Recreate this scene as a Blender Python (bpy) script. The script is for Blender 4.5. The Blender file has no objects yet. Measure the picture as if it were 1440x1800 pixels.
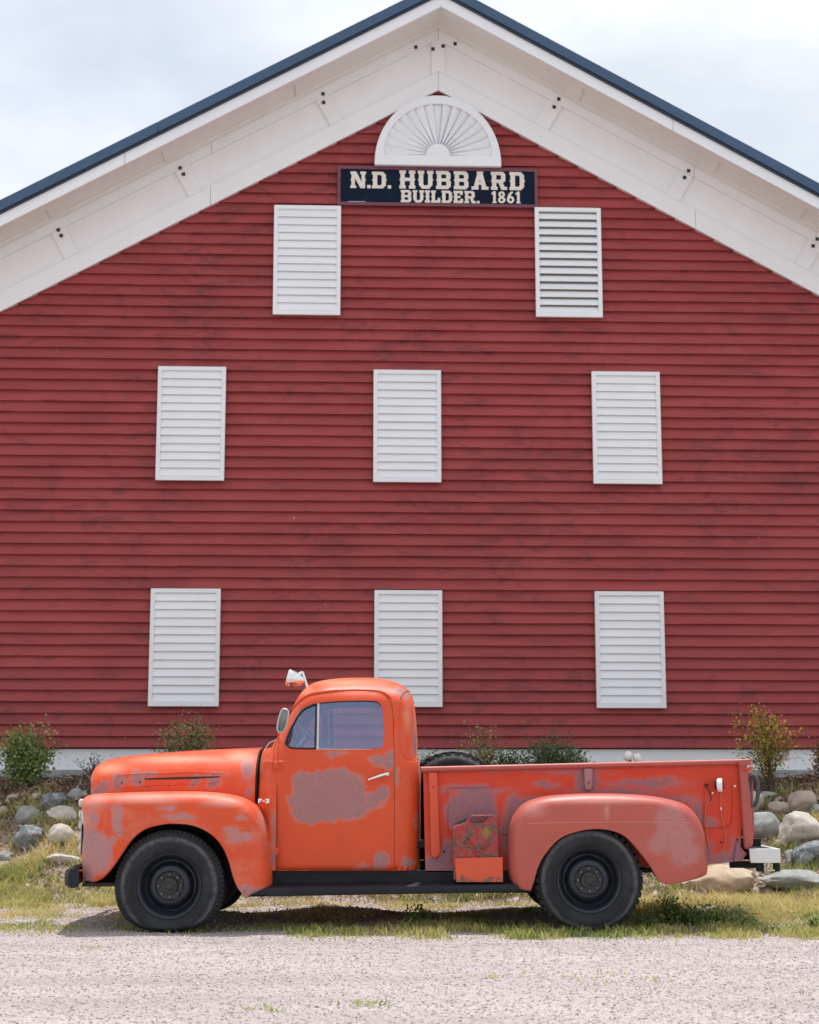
import bpy, bmesh, math, random
import numpy as np
from mathutils import Vector, Matrix
from mathutils.bvhtree import BVHTree
from mathutils.geometry import delaunay_2d_cdt

random.seed(7)
RNG = np.random.default_rng(7)
SC = bpy.context.scene
COL = SC.collection
PI = math.pi

# ------------------------------------------------------------------ camera
CAM_H, FPX, TILT = 1.154, 2816.0, math.radians(9.28)
cam = bpy.data.cameras.new('camera')
cam.sensor_fit = 'HORIZONTAL'
cam.sensor_width = 24.0
cam.lens = FPX / 1440.0 * 24.0
cam.clip_end = 2000.0
cam.dof.use_dof = True
cam.dof.focus_distance = 12.3
cam.dof.aperture_fstop = 2.8
cam_o = bpy.data.objects.new('camera', cam)
COL.objects.link(cam_o)
cam_o.location = (0, 0, CAM_H)
cam_o.rotation_euler = (PI / 2 + TILT, 0, 0)
SC.camera = cam_o

# ------------------------------------------------------------------ world and sun
SUN_EL, SUN_AZ = math.radians(74.5), math.radians(10)      # azimuth from +Y (behind the barn) towards +X
w = bpy.data.worlds.new('World')
SC.world = w
w.use_nodes = True
nt = w.node_tree
nt.nodes.clear()
out = nt.nodes.new('ShaderNodeOutputWorld')
bg = nt.nodes.new('ShaderNodeBackground')
bg.inputs['Strength'].default_value = 0.10
sky = nt.nodes.new('ShaderNodeTexSky')
sky.sky_type = 'NISHITA'
sky.sun_disc = False
sky.sun_elevation = SUN_EL
sky.sun_rotation = SUN_AZ
sky.air_density = 1.0
sky.dust_density = 1.5
tc = nt.nodes.new('ShaderNodeTexCoord')
mp = nt.nodes.new('ShaderNodeMapping')
mp.inputs['Scale'].default_value = (1.0, 1.0, 1.9)
mp.inputs['Location'].default_value = (0.31, 0.12, 0.2)
nz = nt.nodes.new('ShaderNodeTexNoise')
nz.inputs['Scale'].default_value = 2.6
nz.inputs['Detail'].default_value = 7
nz.inputs['Roughness'].default_value = 0.52
nz.inputs['Distortion'].default_value = 0.35
cr = nt.nodes.new('ShaderNodeValToRGB')
cr.color_ramp.elements[0].position = 0.30
cr.color_ramp.elements[0].color = (0.55, 0.55, 0.55, 1)
cr.color_ramp.elements[1].position = 0.56
cr.color_ramp.elements[1].color = (1, 1, 1, 1)
nz2 = nt.nodes.new('ShaderNodeTexNoise')
nz2.inputs['Scale'].default_value = 4.2
nz2.inputs['Detail'].default_value = 6
cr2 = nt.nodes.new('ShaderNodeValToRGB')
cr2.color_ramp.elements[0].position = 0.36
cr2.color_ramp.elements[0].color = (5.4, 5.75, 6.2, 1)
cr2.color_ramp.elements[1].position = 0.62
cr2.color_ramp.elements[1].color = (7.75, 7.8, 7.85, 1)
mx = nt.nodes.new('ShaderNodeMixRGB')
L = nt.links.new
L(tc.outputs['Generated'], mp.inputs['Vector'])
L(mp.outputs[0], nz.inputs['Vector'])
L(mp.outputs[0], nz2.inputs['Vector'])
L(nz.outputs['Fac'], cr.inputs[0])
L(nz2.outputs['Fac'], cr2.inputs[0])
L(cr.outputs[0], mx.inputs['Fac'])
L(sky.outputs[0], mx.inputs[1])
L(cr2.outputs[0], mx.inputs[2])
L(mx.outputs[0], bg.inputs['Color'])
L(bg.outputs[0], out.inputs['Surface'])

sun = bpy.data.lights.new('sun', 'SUN')
sun.energy = 2.8
sun.angle = math.radians(0.6)
sun.color = (1.0, 0.965, 0.92)
sun_o = bpy.data.objects.new('sun', sun)
COL.objects.link(sun_o)
sd = Vector((math.cos(SUN_EL) * math.sin(SUN_AZ), math.cos(SUN_EL) * math.cos(SUN_AZ), math.sin(SUN_EL)))
sun_o.rotation_euler = sd.to_track_quat('Z', 'Y').to_euler()
sun_o.location = (0, 0, 30)

SC.view_settings.view_transform = 'Standard'
SC.view_settings.look = 'None'
SC.view_settings.exposure = 0.60
SC.view_settings.gamma = 1.0
SC.view_settings.use_curve_mapping = False
SC.render.engine = 'CYCLES'
SC.cycles.max_bounces = 8
SC.cycles.use_denoising = True

# ------------------------------------------------------------------ pixel helpers (photo pixels 1440 x 1800)
CT, ST = math.cos(TILT), math.sin(TILT)
def ray(px, py):
    a, b = (px - 720) / FPX, (900 - py) / FPX
    return Vector((a, CT - ST * b, ST + CT * b))
WALL_D, YAW = 19.6, math.radians(2.4)
def wallpt(px, py, o=0.0):
    """photo pixel -> (u, z) on the barn's front wall plane, o metres in front of it"""
    d = ray(px, py)
    n = Vector((math.sin(YAW), -math.cos(YAW), 0))
    p0 = Vector((0, WALL_D, 0)) + n * o
    c = Vector((0, 0, CAM_H))
    t = (p0 - c).dot(n) / d.dot(n)
    q = c + d * t - Vector((0, WALL_D, 0))
    return (q.x * math.cos(YAW) + q.y * math.sin(YAW), q.z)
TRUCK_Y = 12.11
def T(px, py, y=0.0):
    """photo pixel -> (x, z) in the truck's frame at depth y behind the wheels' outer face"""
    d = ray(px, py)
    t = (TRUCK_Y + y) / d.y
    return (d.x * t, CAM_H + d.z * t)

# ------------------------------------------------------------------ mesh helpers
class MB:
    def __init__(s):
        s.v, s.f = [], []
    def add(s, vs, fs):
        o = len(s.v)
        s.v += [tuple(p) for p in vs]
        s.f += [tuple(i + o for i in f) for f in fs]
        return s
    def box(s, x0, x1, y0, y1, z0, z1):
        vs = [(x0, y0, z0), (x1, y0, z0), (x1, y1, z0), (x0, y1, z0), (x0, y0, z1), (x1, y0, z1), (x1, y1, z1), (x0, y1, z1)]
        return s.add(vs, [(0, 3, 2, 1), (4, 5, 6, 7), (0, 1, 5, 4), (1, 2, 6, 5), (2, 3, 7, 6), (3, 0, 4, 7)])
    def prism(s, pts, y0, y1):
        """pts (x, z) outline, extruded from y0 to y1"""
        n = len(pts)
        vs = [(x, y0, z) for x, z in pts] + [(x, y1, z) for x, z in pts]
        fs = [tuple(range(n)), tuple(range(2 * n - 1, n - 1, -1))]
        fs += [(i, i + n, (i + 1) % n + n, (i + 1) % n) for i in range(n)]
        return s.add(vs, fs)
    def tube(s, path, r, seg=8, closed=False, caps=True):
        P = [Vector(p) for p in path]
        n = len(P)
        rr = r if isinstance(r, (list, tuple)) else [r] * n
        vs, up = [], None
        for i in range(n):
            a = P[i - 1] if (i > 0 or closed) else P[i]
            b = P[(i + 1) % n] if (i < n - 1 or closed) else P[i]
            t = (b - a).normalized()
            if up is None:
                up = Vector((0, 0, 1)) if abs(t.z) < 0.9 else Vector((1, 0, 0))
            sd_ = t.cross(up).normalized()
            up = sd_.cross(t).normalized()
            for k in range(seg):
                an = 2 * PI * k / seg
                vs.append(P[i] + (sd_ * math.cos(an) + up * math.sin(an)) * rr[i])
        fs = []
        for i in range(n if closed else n - 1):
            j = (i + 1) % n
            for k in range(seg):
                m = (k + 1) % seg
                fs.append((i * seg + k, i * seg + m, j * seg + m, j * seg + k))
        if caps and not closed:
            fs.append(tuple(range(seg - 1, -1, -1)))
            fs.append(tuple(range((n - 1) * seg, n * seg)))
        return s.add(vs, fs)
    def lathe(s, prof, seg=48, axis='Y', close=False):
        """prof (r, h); revolved about the axis"""
        n, vs = len(prof), []
        for k in range(seg):
            a = 2 * PI * k / seg
            for r, h in prof:
                vs.append((r * math.cos(a), h, r * math.sin(a)) if axis == 'Y' else
                          ((r * math.cos(a), r * math.sin(a), h) if axis == 'Z' else (h, r * math.cos(a), r * math.sin(a))))
        fs = []
        for k in range(seg):
            m = (k + 1) % seg
            for i in range(n if close else n - 1):
                j = (i + 1) % n
                fs.append((k * n + i, k * n + j, m * n + j, m * n + i))
        return s.add(vs, fs)
    def move(s, M):
        s.v = [tuple(M @ Vector(p)) for p in s.v]
        return s
    def mesh(s, name, bevel=0.0, seg=2, smooth=None, merge=0.0):
        me = bpy.data.meshes.new(name)
        me.from_pydata(s.v, [], s.f)
        bm = bmesh.new()
        bm.from_mesh(me)
        if merge:
            bmesh.ops.remove_doubles(bm, verts=bm.verts, dist=merge)
        bmesh.ops.recalc_face_normals(bm, faces=bm.faces)
        if bevel:
            es = [e for e in bm.edges if len(e.link_faces) == 2 and e.calc_face_angle(0) > 0.5]
            bmesh.ops.bevel(bm, geom=es, offset=bevel, segments=seg, profile=0.5, affect='EDGES', clamp_overlap=True)
        bm.to_mesh(me)
        bm.free()
        if smooth is not None:
            me.polygons.foreach_set('use_smooth', [True] * len(me.polygons))
            me.set_sharp_from_angle(angle=math.radians(smooth))
        return me
    def obj(s, name, mat, parent=None, bevel=0.0, seg=2, smooth=None, merge=0.0):
        return link(name, s.mesh(name, bevel, seg, smooth, merge), mat, parent)

def link(name, me, mat, parent=None):
    if mat is not None and not me.materials:
        me.materials.append(mat)
    o = bpy.data.objects.new(name, me)
    COL.objects.link(o)
    o.parent = parent
    return o
def empty(name, loc=(0, 0, 0), rz=0.0, parent=None):
    o = bpy.data.objects.new(name, None)
    COL.objects.link(o)
    o.location = loc
    o.rotation_euler = (0, 0, rz)
    o.empty_display_size = 0.2
    o.parent = parent
    return o
def tag(o, label=None, cat=None, group=None, kind=None):
    if label: o['label'] = label
    if cat: o['category'] = cat
    if group: o['group'] = group
    if kind: o['kind'] = kind
    return o

def catmull(pts, n=6, closed=False):
    P = [np.array(p, float) for p in pts]
    m, res = len(P), []
    for i in range(m if closed else m - 1):
        p1, p2 = P[i], P[(i + 1) % m]
        p0 = P[i - 1] if (i > 0 or closed) else 2 * p1 - p2
        p3 = P[(i + 2) % m] if (i + 2 < m or closed) else 2 * p2 - p1
        for k in range(n):
            t = k / n
            res.append(0.5 * (2 * p1 + (p2 - p0) * t + (2 * p0 - 5 * p1 + 4 * p2 - p3) * t * t + (3 * p1 - p0 - 3 * p2 + p3) * t ** 3))
    if not closed:
        res.append(P[-1])
    return [tuple(float(c) for c in r) for r in res]
def resample(pts, n):
    P = np.array(pts, float)
    s = np.concatenate([[0], np.cumsum(np.linalg.norm(np.diff(P, axis=0), axis=1))])
    t = np.linspace(0, s[-1], n)
    return np.stack([np.interp(t, s, P[:, k]) for k in range(P.shape[1])], axis=1)
def rrect(x0, x1, z0, z1, r, n=5):
    pts = []
    for cx, cz, a0 in ((x1 - r, z0 + r, -PI / 2), (x1 - r, z1 - r, 0), (x0 + r, z1 - r, PI / 2), (x0 + r, z0 + r, PI)):
        for k in range(n + 1):
            a = a0 + PI / 2 * k / n
            pts.append((cx + r * math.cos(a), cz + r * math.sin(a)))
    return pts
def inside(p, poly):
    c, n = False, len(poly)
    for i in range(n):
        x1, y1 = poly[i]
        x2, y2 = poly[i - 1]
        if (y1 > p[1]) != (y2 > p[1]) and p[0] < (x2 - x1) * (p[1] - y1) / (y2 - y1) + x1:
            c = not c
    return c
def region(polys, holes=(), thick=0.005, y=0.0, grid=0.0):
    """union of polygons minus holes in the xz plane; a solid slab from y (back) to y - thick (front)"""
    pts, edges = [], []
    for pl in list(polys) + list(holes):
        o = len(pts)
        pts += [Vector(p) for p in pl]
        edges += [(o + i, o + (i + 1) % len(pl)) for i in range(len(pl))]
    vs, es, fs, *_ = delaunay_2d_cdt(pts, edges, [], 0, 1e-5)
    keep = []
    for f in fs:
        c = sum((vs[i] for i in f), Vector((0, 0))) / len(f)
        if any(inside(c, p) for p in polys) and not any(inside(c, p) for p in holes):
            keep.append(tuple(f))
    n = len(vs)
    V = [(p.x, y - thick, p.y) for p in vs] + [(p.x, y, p.y) for p in vs]
    F = list(keep) + [tuple(i + n for i in reversed(f)) for f in keep]
    cnt = {}
    for f in keep:
        for i in range(len(f)):
            e = (f[i], f[(i + 1) % len(f)])
            cnt[e] = 1
    for a, b in list(cnt):
        if (b, a) not in cnt:
            F.append((b, a, a + n, b + n))
    used = sorted({i for f in F for i in f})
    mpx = {u: k for k, u in enumerate(used)}
    m = MB()
    m.add([V[u] for u in used], [tuple(mpx[i] for i in f) for f in F])
    return m

# ------------------------------------------------------------------ material helpers
def srgb(r, g, b):
    f = lambda c: (c / 255 / 12.92) if c <= 10.3 else ((c / 255 + 0.055) / 1.055) ** 2.4
    return (f(r), f(g), f(b), 1.0)
class MT:
    def __init__(s, name, rough=0.6, base=(0.5, 0.5, 0.5, 1), metal=0.0, spec=0.5, coat=0.0):
        s.m = bpy.data.materials.new(name)
        s.m.use_nodes = True
        s.t = s.m.node_tree
        s.b = s.t.nodes['Principled BSDF']
        s.b.inputs['Roughness'].default_value = rough
        s.b.inputs['Base Color'].default_value = tuple(base)[:3] + (1,)
        s.b.inputs['Metallic'].default_value = metal
        s.b.inputs['Specular IOR Level'].default_value = spec
        if coat:
            s.b.inputs['Coat Weight'].default_value = coat
            s.b.inputs['Coat Roughness'].default_value = 0.25
        s._tc = None
    def n(s, typ, **kw):
        x = s.t.nodes.new(typ)
        for k, v in kw.items():
            setattr(x, k, v)
        return x
    def l(s, a, b):
        s.t.links.new(a, b)
    def co(s, obj=None, which='Object'):
        x = s.n('ShaderNodeTexCoord')
        if obj is not None:
            x.object = obj
        return x.outputs[which]
    def mapping(s, vec, scale=(1, 1, 1), loc=(0, 0, 0)):
        x = s.n('ShaderNodeMapping')
        x.inputs['Scale'].default_value = scale
        x.inputs['Location'].default_value = loc
        s.l(vec, x.inputs['Vector'])
        return x.outputs[0]
    def noise(s, vec, scale, detail=4, rough=0.55, dist=0.0, color=False):
        x = s.n('ShaderNodeTexNoise')
        x.inputs['Scale'].default_value = scale
        x.inputs['Detail'].default_value = detail
        x.inputs['Roughness'].default_value = rough
        x.inputs['Distortion'].default_value = dist
        s.l(vec, x.inputs['Vector'])
        return x.outputs['Color' if color else 'Fac']
    def ramp(s, fac, stops, interp='LINEAR'):
        x = s.n('ShaderNodeValToRGB')
        r = x.color_ramp
        r.interpolation = interp
        while len(r.elements) < len(stops):
            r.elements.new(0.5)
        for e, (p, c) in zip(r.elements, stops):
            e.position = p
            c = (c, c, c) if isinstance(c, (int, float)) else c
            e.color = tuple(c)[:3] + (1,)
        s.l(fac, x.inputs[0])
        return x.outputs[0]
    def mix(s, fac, a, b, mode='MIX'):
        x = s.n('ShaderNodeMixRGB', blend_type=mode)
        for sock, v in zip(x.inputs, (fac, a, b)):
            if isinstance(v, bpy.types.NodeSocket):
                s.l(v, sock)
            elif isinstance(v, (int, float)):
                sock.default_value = v if sock.name == 'Fac' or sock.identifier == 'Fac' else (v, v, v, 1)
            else:
                sock.default_value = tuple(v)[:3] + (1,)
        return x.outputs[0]
    def math(s, op, a, b=None):
        x = s.n('ShaderNodeMath', operation=op)
        for sock, v in zip(x.inputs, (a, b)):
            if v is None: continue
            if isinstance(v, bpy.types.NodeSocket): s.l(v, sock)
            else: sock.default_value = v
        return x.outputs[0]
    def vmath(s, op, a, b=None, out=0):
        x = s.n('ShaderNodeVectorMath', operation=op)
        for sock, v in zip(x.inputs, (a, b)):
            if v is None: continue
            if isinstance(v, bpy.types.NodeSocket): s.l(v, sock)
            else: sock.default_value = v
        return x.outputs[out]
    def color(s, c):
        s.l(c, s.b.inputs['Base Color'])
        return s
    def rough(s, c):
        s.l(c, s.b.inputs['Roughness'])
        return s
    def bump(s, h, strength=0.3, dist=0.01):
        x = s.n('ShaderNodeBump')
        x.inputs['Strength'].default_value = strength
        x.inputs['Distance'].default_value = dist
        s.l(h, x.inputs['Height'])
        s.l(x.outputs[0], s.b.inputs['Normal'])
        return s
def simple(name, base, rough=0.6, var=0.12, scale=8.0, metal=0.0, bump=0.0, coat=0.0, spec=0.5):
    m = MT(name, rough, base, metal, spec, coat)
    v = m.co()
    f = m.noise(v, scale, 5)
    d = tuple(c * (1 - var) for c in base[:3])
    u = tuple(min(1, c * (1 + var)) for c in base[:3])
    m.color(m.ramp(f, [(0.3, d), (0.7, u)]))
    if bump:
        m.bump(m.noise(v, scale * 8, 4), bump, 0.004)
    return m.m
# ------------------------------------------------------------------ ground
BANK0, BANK1, BANK_Z = 14.7, 18.5, 1.075
def hz(x, y):
    x, y = np.asarray(x, float), np.asarray(y, float)
    edge = 0.25 * np.sin(x * 0.9 + 0.5) + 0.15 * np.sin(x * 2.3)
    t = np.clip((y - BANK0 - edge) / (BANK1 - BANK0), 0, 1)
    b = (t * t * (3 - 2 * t)) * BANK_Z
    lump = (np.sin(x * 3.1 + y * 2.2) * np.sin(y * 3.7 - x * 1.3) * 0.05 + np.sin(x * 7.3 - y * 5.1) * np.sin(y * 8.1 + x * 2.0) * 0.02)
    k = np.clip((y - 14.6) / 0.8, 0, 1) * np.clip((18.9 - y) / 0.5, 0, 1)
    flat = 0.006 * np.sin(x * 1.7 + 1) * np.sin(y * 2.1) + 0.004 * np.sin(x * 5.3 + y * 3.1)
    g = 0.025 * np.clip((y - 12.4) / 1.5, 0, 1) * (1 + np.sin(x * 4 + y * 3)) * np.clip((BANK0 - y) / 0.8, 0, 1)
    return b + lump * k + flat * np.clip((40 - np.abs(y)) / 20, 0, 1) + g
def axis(lo, hi, step, ext0, ext1):
    a = np.arange(lo, hi + 1e-6, step)
    l = lo - np.geomspace(0.3, lo - ext0, 22)[::-1]
    r = hi + np.geomspace(0.3, ext1 - hi, 22)
    return np.concatenate([l, a, r])
gx, gy = axis(-7.5, 7.5, 0.1, -500, 500), axis(6.5, 20.0, 0.1, -400, 700)
GX, GY = np.meshgrid(gx, gy)
GZ = hz(GX, GY)
nx, ny = len(gx), len(gy)
V = np.stack([GX.ravel(), GY.ravel(), GZ.ravel()], 1)
I = (np.arange(ny - 1)[:, None] * nx + np.arange(nx - 1)[None, :]).ravel()
F = np.stack([I, I + 1, I + nx + 1, I + nx], 1)
me = bpy.data.meshes.new('ground')
me.from_pydata(V.tolist(), [], F.tolist())
me.polygons.foreach_set('use_smooth', [True] * len(me.polygons))

m = MT('ground_earth', 0.95, spec=0.2)
P = m.co()
sep = m.n('ShaderNodeSeparateXYZ')
m.l(P, sep.inputs[0])
n1 = m.noise(P, 0.9, 5)
n2 = m.noise(P, 6.0, 6, 0.65)
nf = m.noise(P, 45, 5, 0.7)
vor = m.n('ShaderNodeTexVoronoi')
vor.inputs['Scale'].default_value = 85
m.l(P, vor.inputs['Vector'])
vor2 = m.n('ShaderNodeTexVoronoi')
vor2.inputs['Scale'].default_value = 21
m.l(P, vor2.inputs['Vector'])
stone = m.n('ShaderNodeSeparateColor')
m.l(vor.outputs['Color'], stone.inputs[0])
grav = m.ramp(stone.outputs[0], [(0.0, (0.30, 0.255, 0.252)), (0.25, (0.38, 0.327, 0.323)), (0.6, (0.43, 0.375, 0.37)), (1.0, (0.51, 0.455, 0.447))])
grav = m.mix(m.ramp(n2, [(0.35, 0.0), (0.7, 0.30)]), grav, (0.43, 0.375, 0.368))
wide = m.ramp(m.noise(m.mapping(P, (0.35, 1.6, 1)), 1.3, 4), [(0.3, 0.80), (0.7, 1.08)])
grav = m.mix(1.0, grav, wide, 'MULTIPLY')
soil = m.ramp(n2, [(0.3, (0.20, 0.145, 0.105)), (0.5, (0.34, 0.265, 0.21)), (0.72, (0.46, 0.385, 0.32))])
mulch = m.ramp(nf, [(0.3, (0.045, 0.028, 0.02)), (0.52, (0.12, 0.078, 0.055)), (0.75, (0.27, 0.19, 0.14))])
def band(lo, hi, wob):
    y = m.math('ADD', sep.outputs[1], m.math('MULTIPLY', m.math('SUBTRACT', n1, 0.5), wob))
    y = m.math('ADD', y, m.math('MULTIPLY', m.math('SUBTRACT', n2, 0.5), 0.8))
    x = m.n('ShaderNodeMapRange')
    x.inputs['From Min'].default_value = lo
    x.inputs['From Max'].default_value = hi
    m.l(y, x.inputs['Value'])
    return x.outputs[0]
c = m.mix(band(11.9, 13.6, 1.2), grav, m.mix(m.ramp(n2, [(0.42, 0.0), (0.6, 1.0)]), soil, grav))
c = m.mix(band(14.3, 15.2, 1.0), c, soil)
c = m.mix(band(16.4, 17.3, 1.4), c, mulch)
m.color(c)
hgt = m.math('ADD', m.math('MULTIPLY', vor.outputs['Distance'], -0.8), m.math('MULTIPLY', nf, 0.8))
m.bump(hgt, 0.5, 0.009)
ground = link('ground', me, m.m)
tag(ground, kind='structure')

# ------------------------------------------------------------------ barn
barn = empty('barn', (0, WALL_D, 0), YAW)
tag(barn, 'large red clapboard barn with white louvred shutters and deep white gable eaves', 'barn')

m = MT('barn_red', 0.62, spec=0.35)
P = m.co(barn)
oi = m.n('ShaderNodeObjectInfo')
rnd = oi.outputs['Random']
f1 = m.noise(m.mapping(P, (0.7, 1, 2.6)), 1.3, 6, 0.6)
f2 = m.noise(m.mapping(P, (1, 1, 16)), 3.2, 6, 0.65)
base = m.ramp(f1, [(0.28, (0.265, 0.040, 0.041)), (0.5, (0.325, 0.053, 0.054)), (0.75, (0.375, 0.073, 0.074))])
tone = m.ramp(rnd, [(0.0, 0.95), (0.5, 1.0), (1.0, 1.05)])
base = m.mix(1.0, base, tone, 'MULTIPLY')
base = m.mix(m.ramp(f2, [(0.55, 0.0), (0.78, 0.38)]), base, (0.25, 0.046, 0.05))
st = m.math('MULTIPLY', m.noise(m.mapping(P, (1.0, 1, 2.2), (3.1, 0, 7.7)), 2.6, 8, 0.72, 0.8), m.ramp(m.noise(P, 0.55, 3), [(0.35, 0.86), (0.6, 1.08)]))
base = m.mix(m.ramp(st, [(0.50, 0.0), (0.66, 0.62)]), base, (0.145, 0.036, 0.04))
sp = m.n('ShaderNodeTexVoronoi')
sp.inputs['Scale'].default_value = 1.6
m.l(P, sp.inputs['Vector'])
base = m.mix(m.ramp(sp.outputs['Distance'], [(0.012, 0.8), (0.020, 0.0)]), base, (0.55, 0.40, 0.38))
m.color(base)
m.rough(m.ramp(f1, [(0.3, 0.52), (0.7, 0.72)]))
gr = m.noise(m.mapping(P, (2, 20, 60)), 3.0, 5, 0.6)
m.bump(gr, 0.25, 0.004)
M_RED = m.m

def white_paint(name, base=(0.84, 0.875, 0.91), stain=0.25, ref=None):
    m = MT(name, 0.5, spec=0.4)
    P = m.co(ref or barn)
    f = m.noise(P, 2.2, 6, 0.6)
    g = m.noise(m.mapping(P, (6, 6, 1.2)), 2.0, 6, 0.7)
    c = m.ramp(f, [(0.3, tuple(x * 0.95 for x in base)), (0.7, base)])
    c = m.mix(m.ramp(g, [(0.62, 0.0), (0.80, stain)]), c, (0.56, 0.49, 0.38))
    oi = m.n('ShaderNodeObjectInfo')
    c = m.mix(1.0, c, m.ramp(oi.outputs['Random'], [(0, 0.965), (1, 1.0)]), 'MULTIPLY')
    m.color(c)
    m.bump(m.noise(P, 60, 3), 0.08, 0.003)
    return m.m
M_WHITE = white_paint('white_paint')
M_TRIM = white_paint('white_trim', (0.84, 0.865, 0.88), 0.22)
M_SOFFIT = white_paint('soffit_paint', (0.85, 0.83, 0.80), 0.30)
M_FOUND = white_paint('foundation_paint', (0.86, 0.885, 0.91), 0.12)
M_FOOT = simple('footing_concrete', (0.32, 0.33, 0.35), 0.9, 0.2, 5, bump=0.3)
M_ROOF = simple('roof_metal', srgb(56, 82, 114), 0.42, 0.10, 1.5, coat=0.0)
M_ROOFD = simple('roof_drip_metal', srgb(36, 48, 66), 0.5, 0.1, 2)
M_DARK = simple('dark_void', (0.012, 0.012, 0.013), 0.9, 0.2)
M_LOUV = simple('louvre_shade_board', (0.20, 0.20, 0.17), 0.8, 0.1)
M_PLUG = simple('vent_plug', (0.03, 0.028, 0.026), 0.7, 0.2)

# gable lines
UA, ZL = wallpt(770, 163)                       # apex of the frieze's lower edge
ul, zl_ = wallpt(0, 552)
PITCH = (ZL - zl_) / (UA - ul)
ZT = wallpt(772, 53)[1]                          # apex of the wall / soffit junction
ZB = wallpt(300, 1314)[1]                        # underside of the red boards
U0, U1 = UA - 9.0, UA + 9.0
WALL_TOP = lambda u: ZT - PITCH * abs(u - UA)
# wall core behind the boards and the house body
b = MB()
pts = [(U0, ZB - 0.02), (U1, ZB - 0.02), (U1, WALL_TOP(U1) - 0.02), (UA, ZT - 0.02), (U0, WALL_TOP(U0) - 0.02)]
b.prism(pts, 0.03, 16.0)
b.obj('wall_core', M_RED, barn)
b = MB()
b.box(U0 - 0.02, U1 + 0.02, 0.004, 15.9, 0.2, ZB - 0.021)
b.obj('foundation', M_FOUND, barn)
zf = wallpt(120, 1353)[1]
b = MB()
b.box(U0 - 0.1, U1 + 0.1, -0.07, 0.003, 0.2, zf)
b.obj('footing', M_FOOT, barn, bevel=0.012)

# clapboards: every board its own piece
EXPO = 0.1372
def board_mesh(L, z_drop):
    n = max(3, int(L / 0.6))
    m = MB()
    vs = []
    for i in range(n + 1):
        x = L * i / n
        dz = random.uniform(-0.0032, 0.0032) if 0 < i < n else random.uniform(-0.002, 0.002)
        dy = random.uniform(-0.002, 0.002)
        vs += [(x, -0.049 + dy, dz), (x, -0.002, EXPO + 0.012), (x, 0.006, EXPO + 0.012), (x, 0.001, dz + 0.004)]
    fs = []
    for i in range(n):
        for k in range(4):
            a, c_ = i * 4 + k, i * 4 + (k + 1) % 4
            fs.append((a, c_, c_ + 4, a + 4))
    fs += [(3, 2, 1, 0), (n * 4, n * 4 + 1, n * 4 + 2, n * 4 + 3)]
    m.add(vs, fs)
    return m
row, z = 0, ZB
lens = [4.88, 5.49, 6.10, 6.71]
while z < ZL - 0.02:
    half = min(9.0, (ZT - 0.18 - z - EXPO) / PITCH)
    if half < 0.1:
        half = 0.1
    u = UA - half
    end = UA + half
    first = True
    while u < end - 0.02:
        if first:
            Lb = random.uniform(2.2, 8.2)
            first = False
        else:
            Lb = random.choice(lens) * 1.28
        if end - u - Lb < 1.1:
            Lb = end - u
        o = board_mesh(Lb - 0.0016, 0).obj('clapboard', M_RED, barn)
        o.location = (u, random.uniform(-0.0012, 0.0012), z + random.uniform(-0.0012, 0.0012))
        u += Lb
    z += EXPO
    row += 1

# frieze: lower board, recessed panel, upper board, battens, plugs
H_FR = ZT - ZL
def chev(side, zlo, zhi, y0, y1, u_end=9.6, u_start=0.0, name='frieze_board', mat=None, bev=0.004):
    s = side
    pts = [(UA + s * u_start, ZT - PITCH * u_start + zlo), (UA + s * u_end, ZT - PITCH * u_end + zlo),
           (UA + s * u_end, ZT - PITCH * u_end + zhi), (UA + s * u_start, ZT - PITCH * u_start + zhi)]
    return MB().prism(pts, y0, y1).obj(name, mat or M_TRIM, barn, bevel=bev)
zlb = wallpt(770, 130)[1] - ZT
for s in (-1, 1):
    chev(s, -H_FR + 0.004, -0.02, -0.054, 0.0, name='frieze_panel', bev=0.0)
    # boards in lengths with butt joints
    for lo, hi, nm in ((-H_FR, zlb, 'frieze_lower_board'), (-0.17, -0.016, 'frieze_upper_board')):
        cuts = [0.0, 2.9 + 0.4 * (s > 0), 6.3, 9.6]
        for a, c_ in zip(cuts, cuts[1:]):
            chev(s, lo, hi, -0.086, -0.055, c_ - 0.002, a + 0.002, name=nm)
BAT = [(103, 410), (320, 303), (568, 177), (770, 90), (976, 185), (1206, 308), (1432, 428)]
for px, py in BAT:
    u, zz = wallpt(px, py, 0.05)
    k = abs(u - UA)
    dirx = 0 if k < 0.15 else (1 if u > UA else -1)
    hw = 0.085
    if dirx == 0:
        pts = [(UA - hw, ZT + zlb - 0.05), (UA + hw, ZT + zlb - 0.05), (UA + hw, ZT - 0.03), (UA - hw, ZT - 0.03)]
        pts = [(UA - hw, ZT + zlb - PITCH * hw + 0.002), (UA, ZT + zlb + 0.002), (UA + hw, ZT + zlb - PITCH * hw + 0.002), (UA + hw, ZT - 0.171 - PITCH * hw), (UA, ZT - 0.171), (UA - hw, ZT - 0.171 - PITCH * hw)]
        cu = 0.0
    else:
        # battens stand square to the rake
        a = math.atan(PITCH)
        cu = k
        h0, h1 = -0.172, zlb + 0.002
        def q(du, dz):
            return (UA + dirx * (cu + du), ZT - PITCH * (cu + du) + dz)
        sh = math.sin(a) * math.cos(a)
        L0 = (h0 - h1)
        pts = [q(-hw, h0), q(hw, h0), q(hw + sh * -L0 * -1, h1), q(-hw + sh * -L0 * -1, h1)]
        pts = [q(-hw, h0), q(hw, h0), q(hw - sh * L0, h1), q(-hw - sh * L0, h1)]
    MB().prism(pts, -0.084, -0.0545).obj('frieze_batten', M_TRIM, barn, bevel=0.003)
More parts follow.
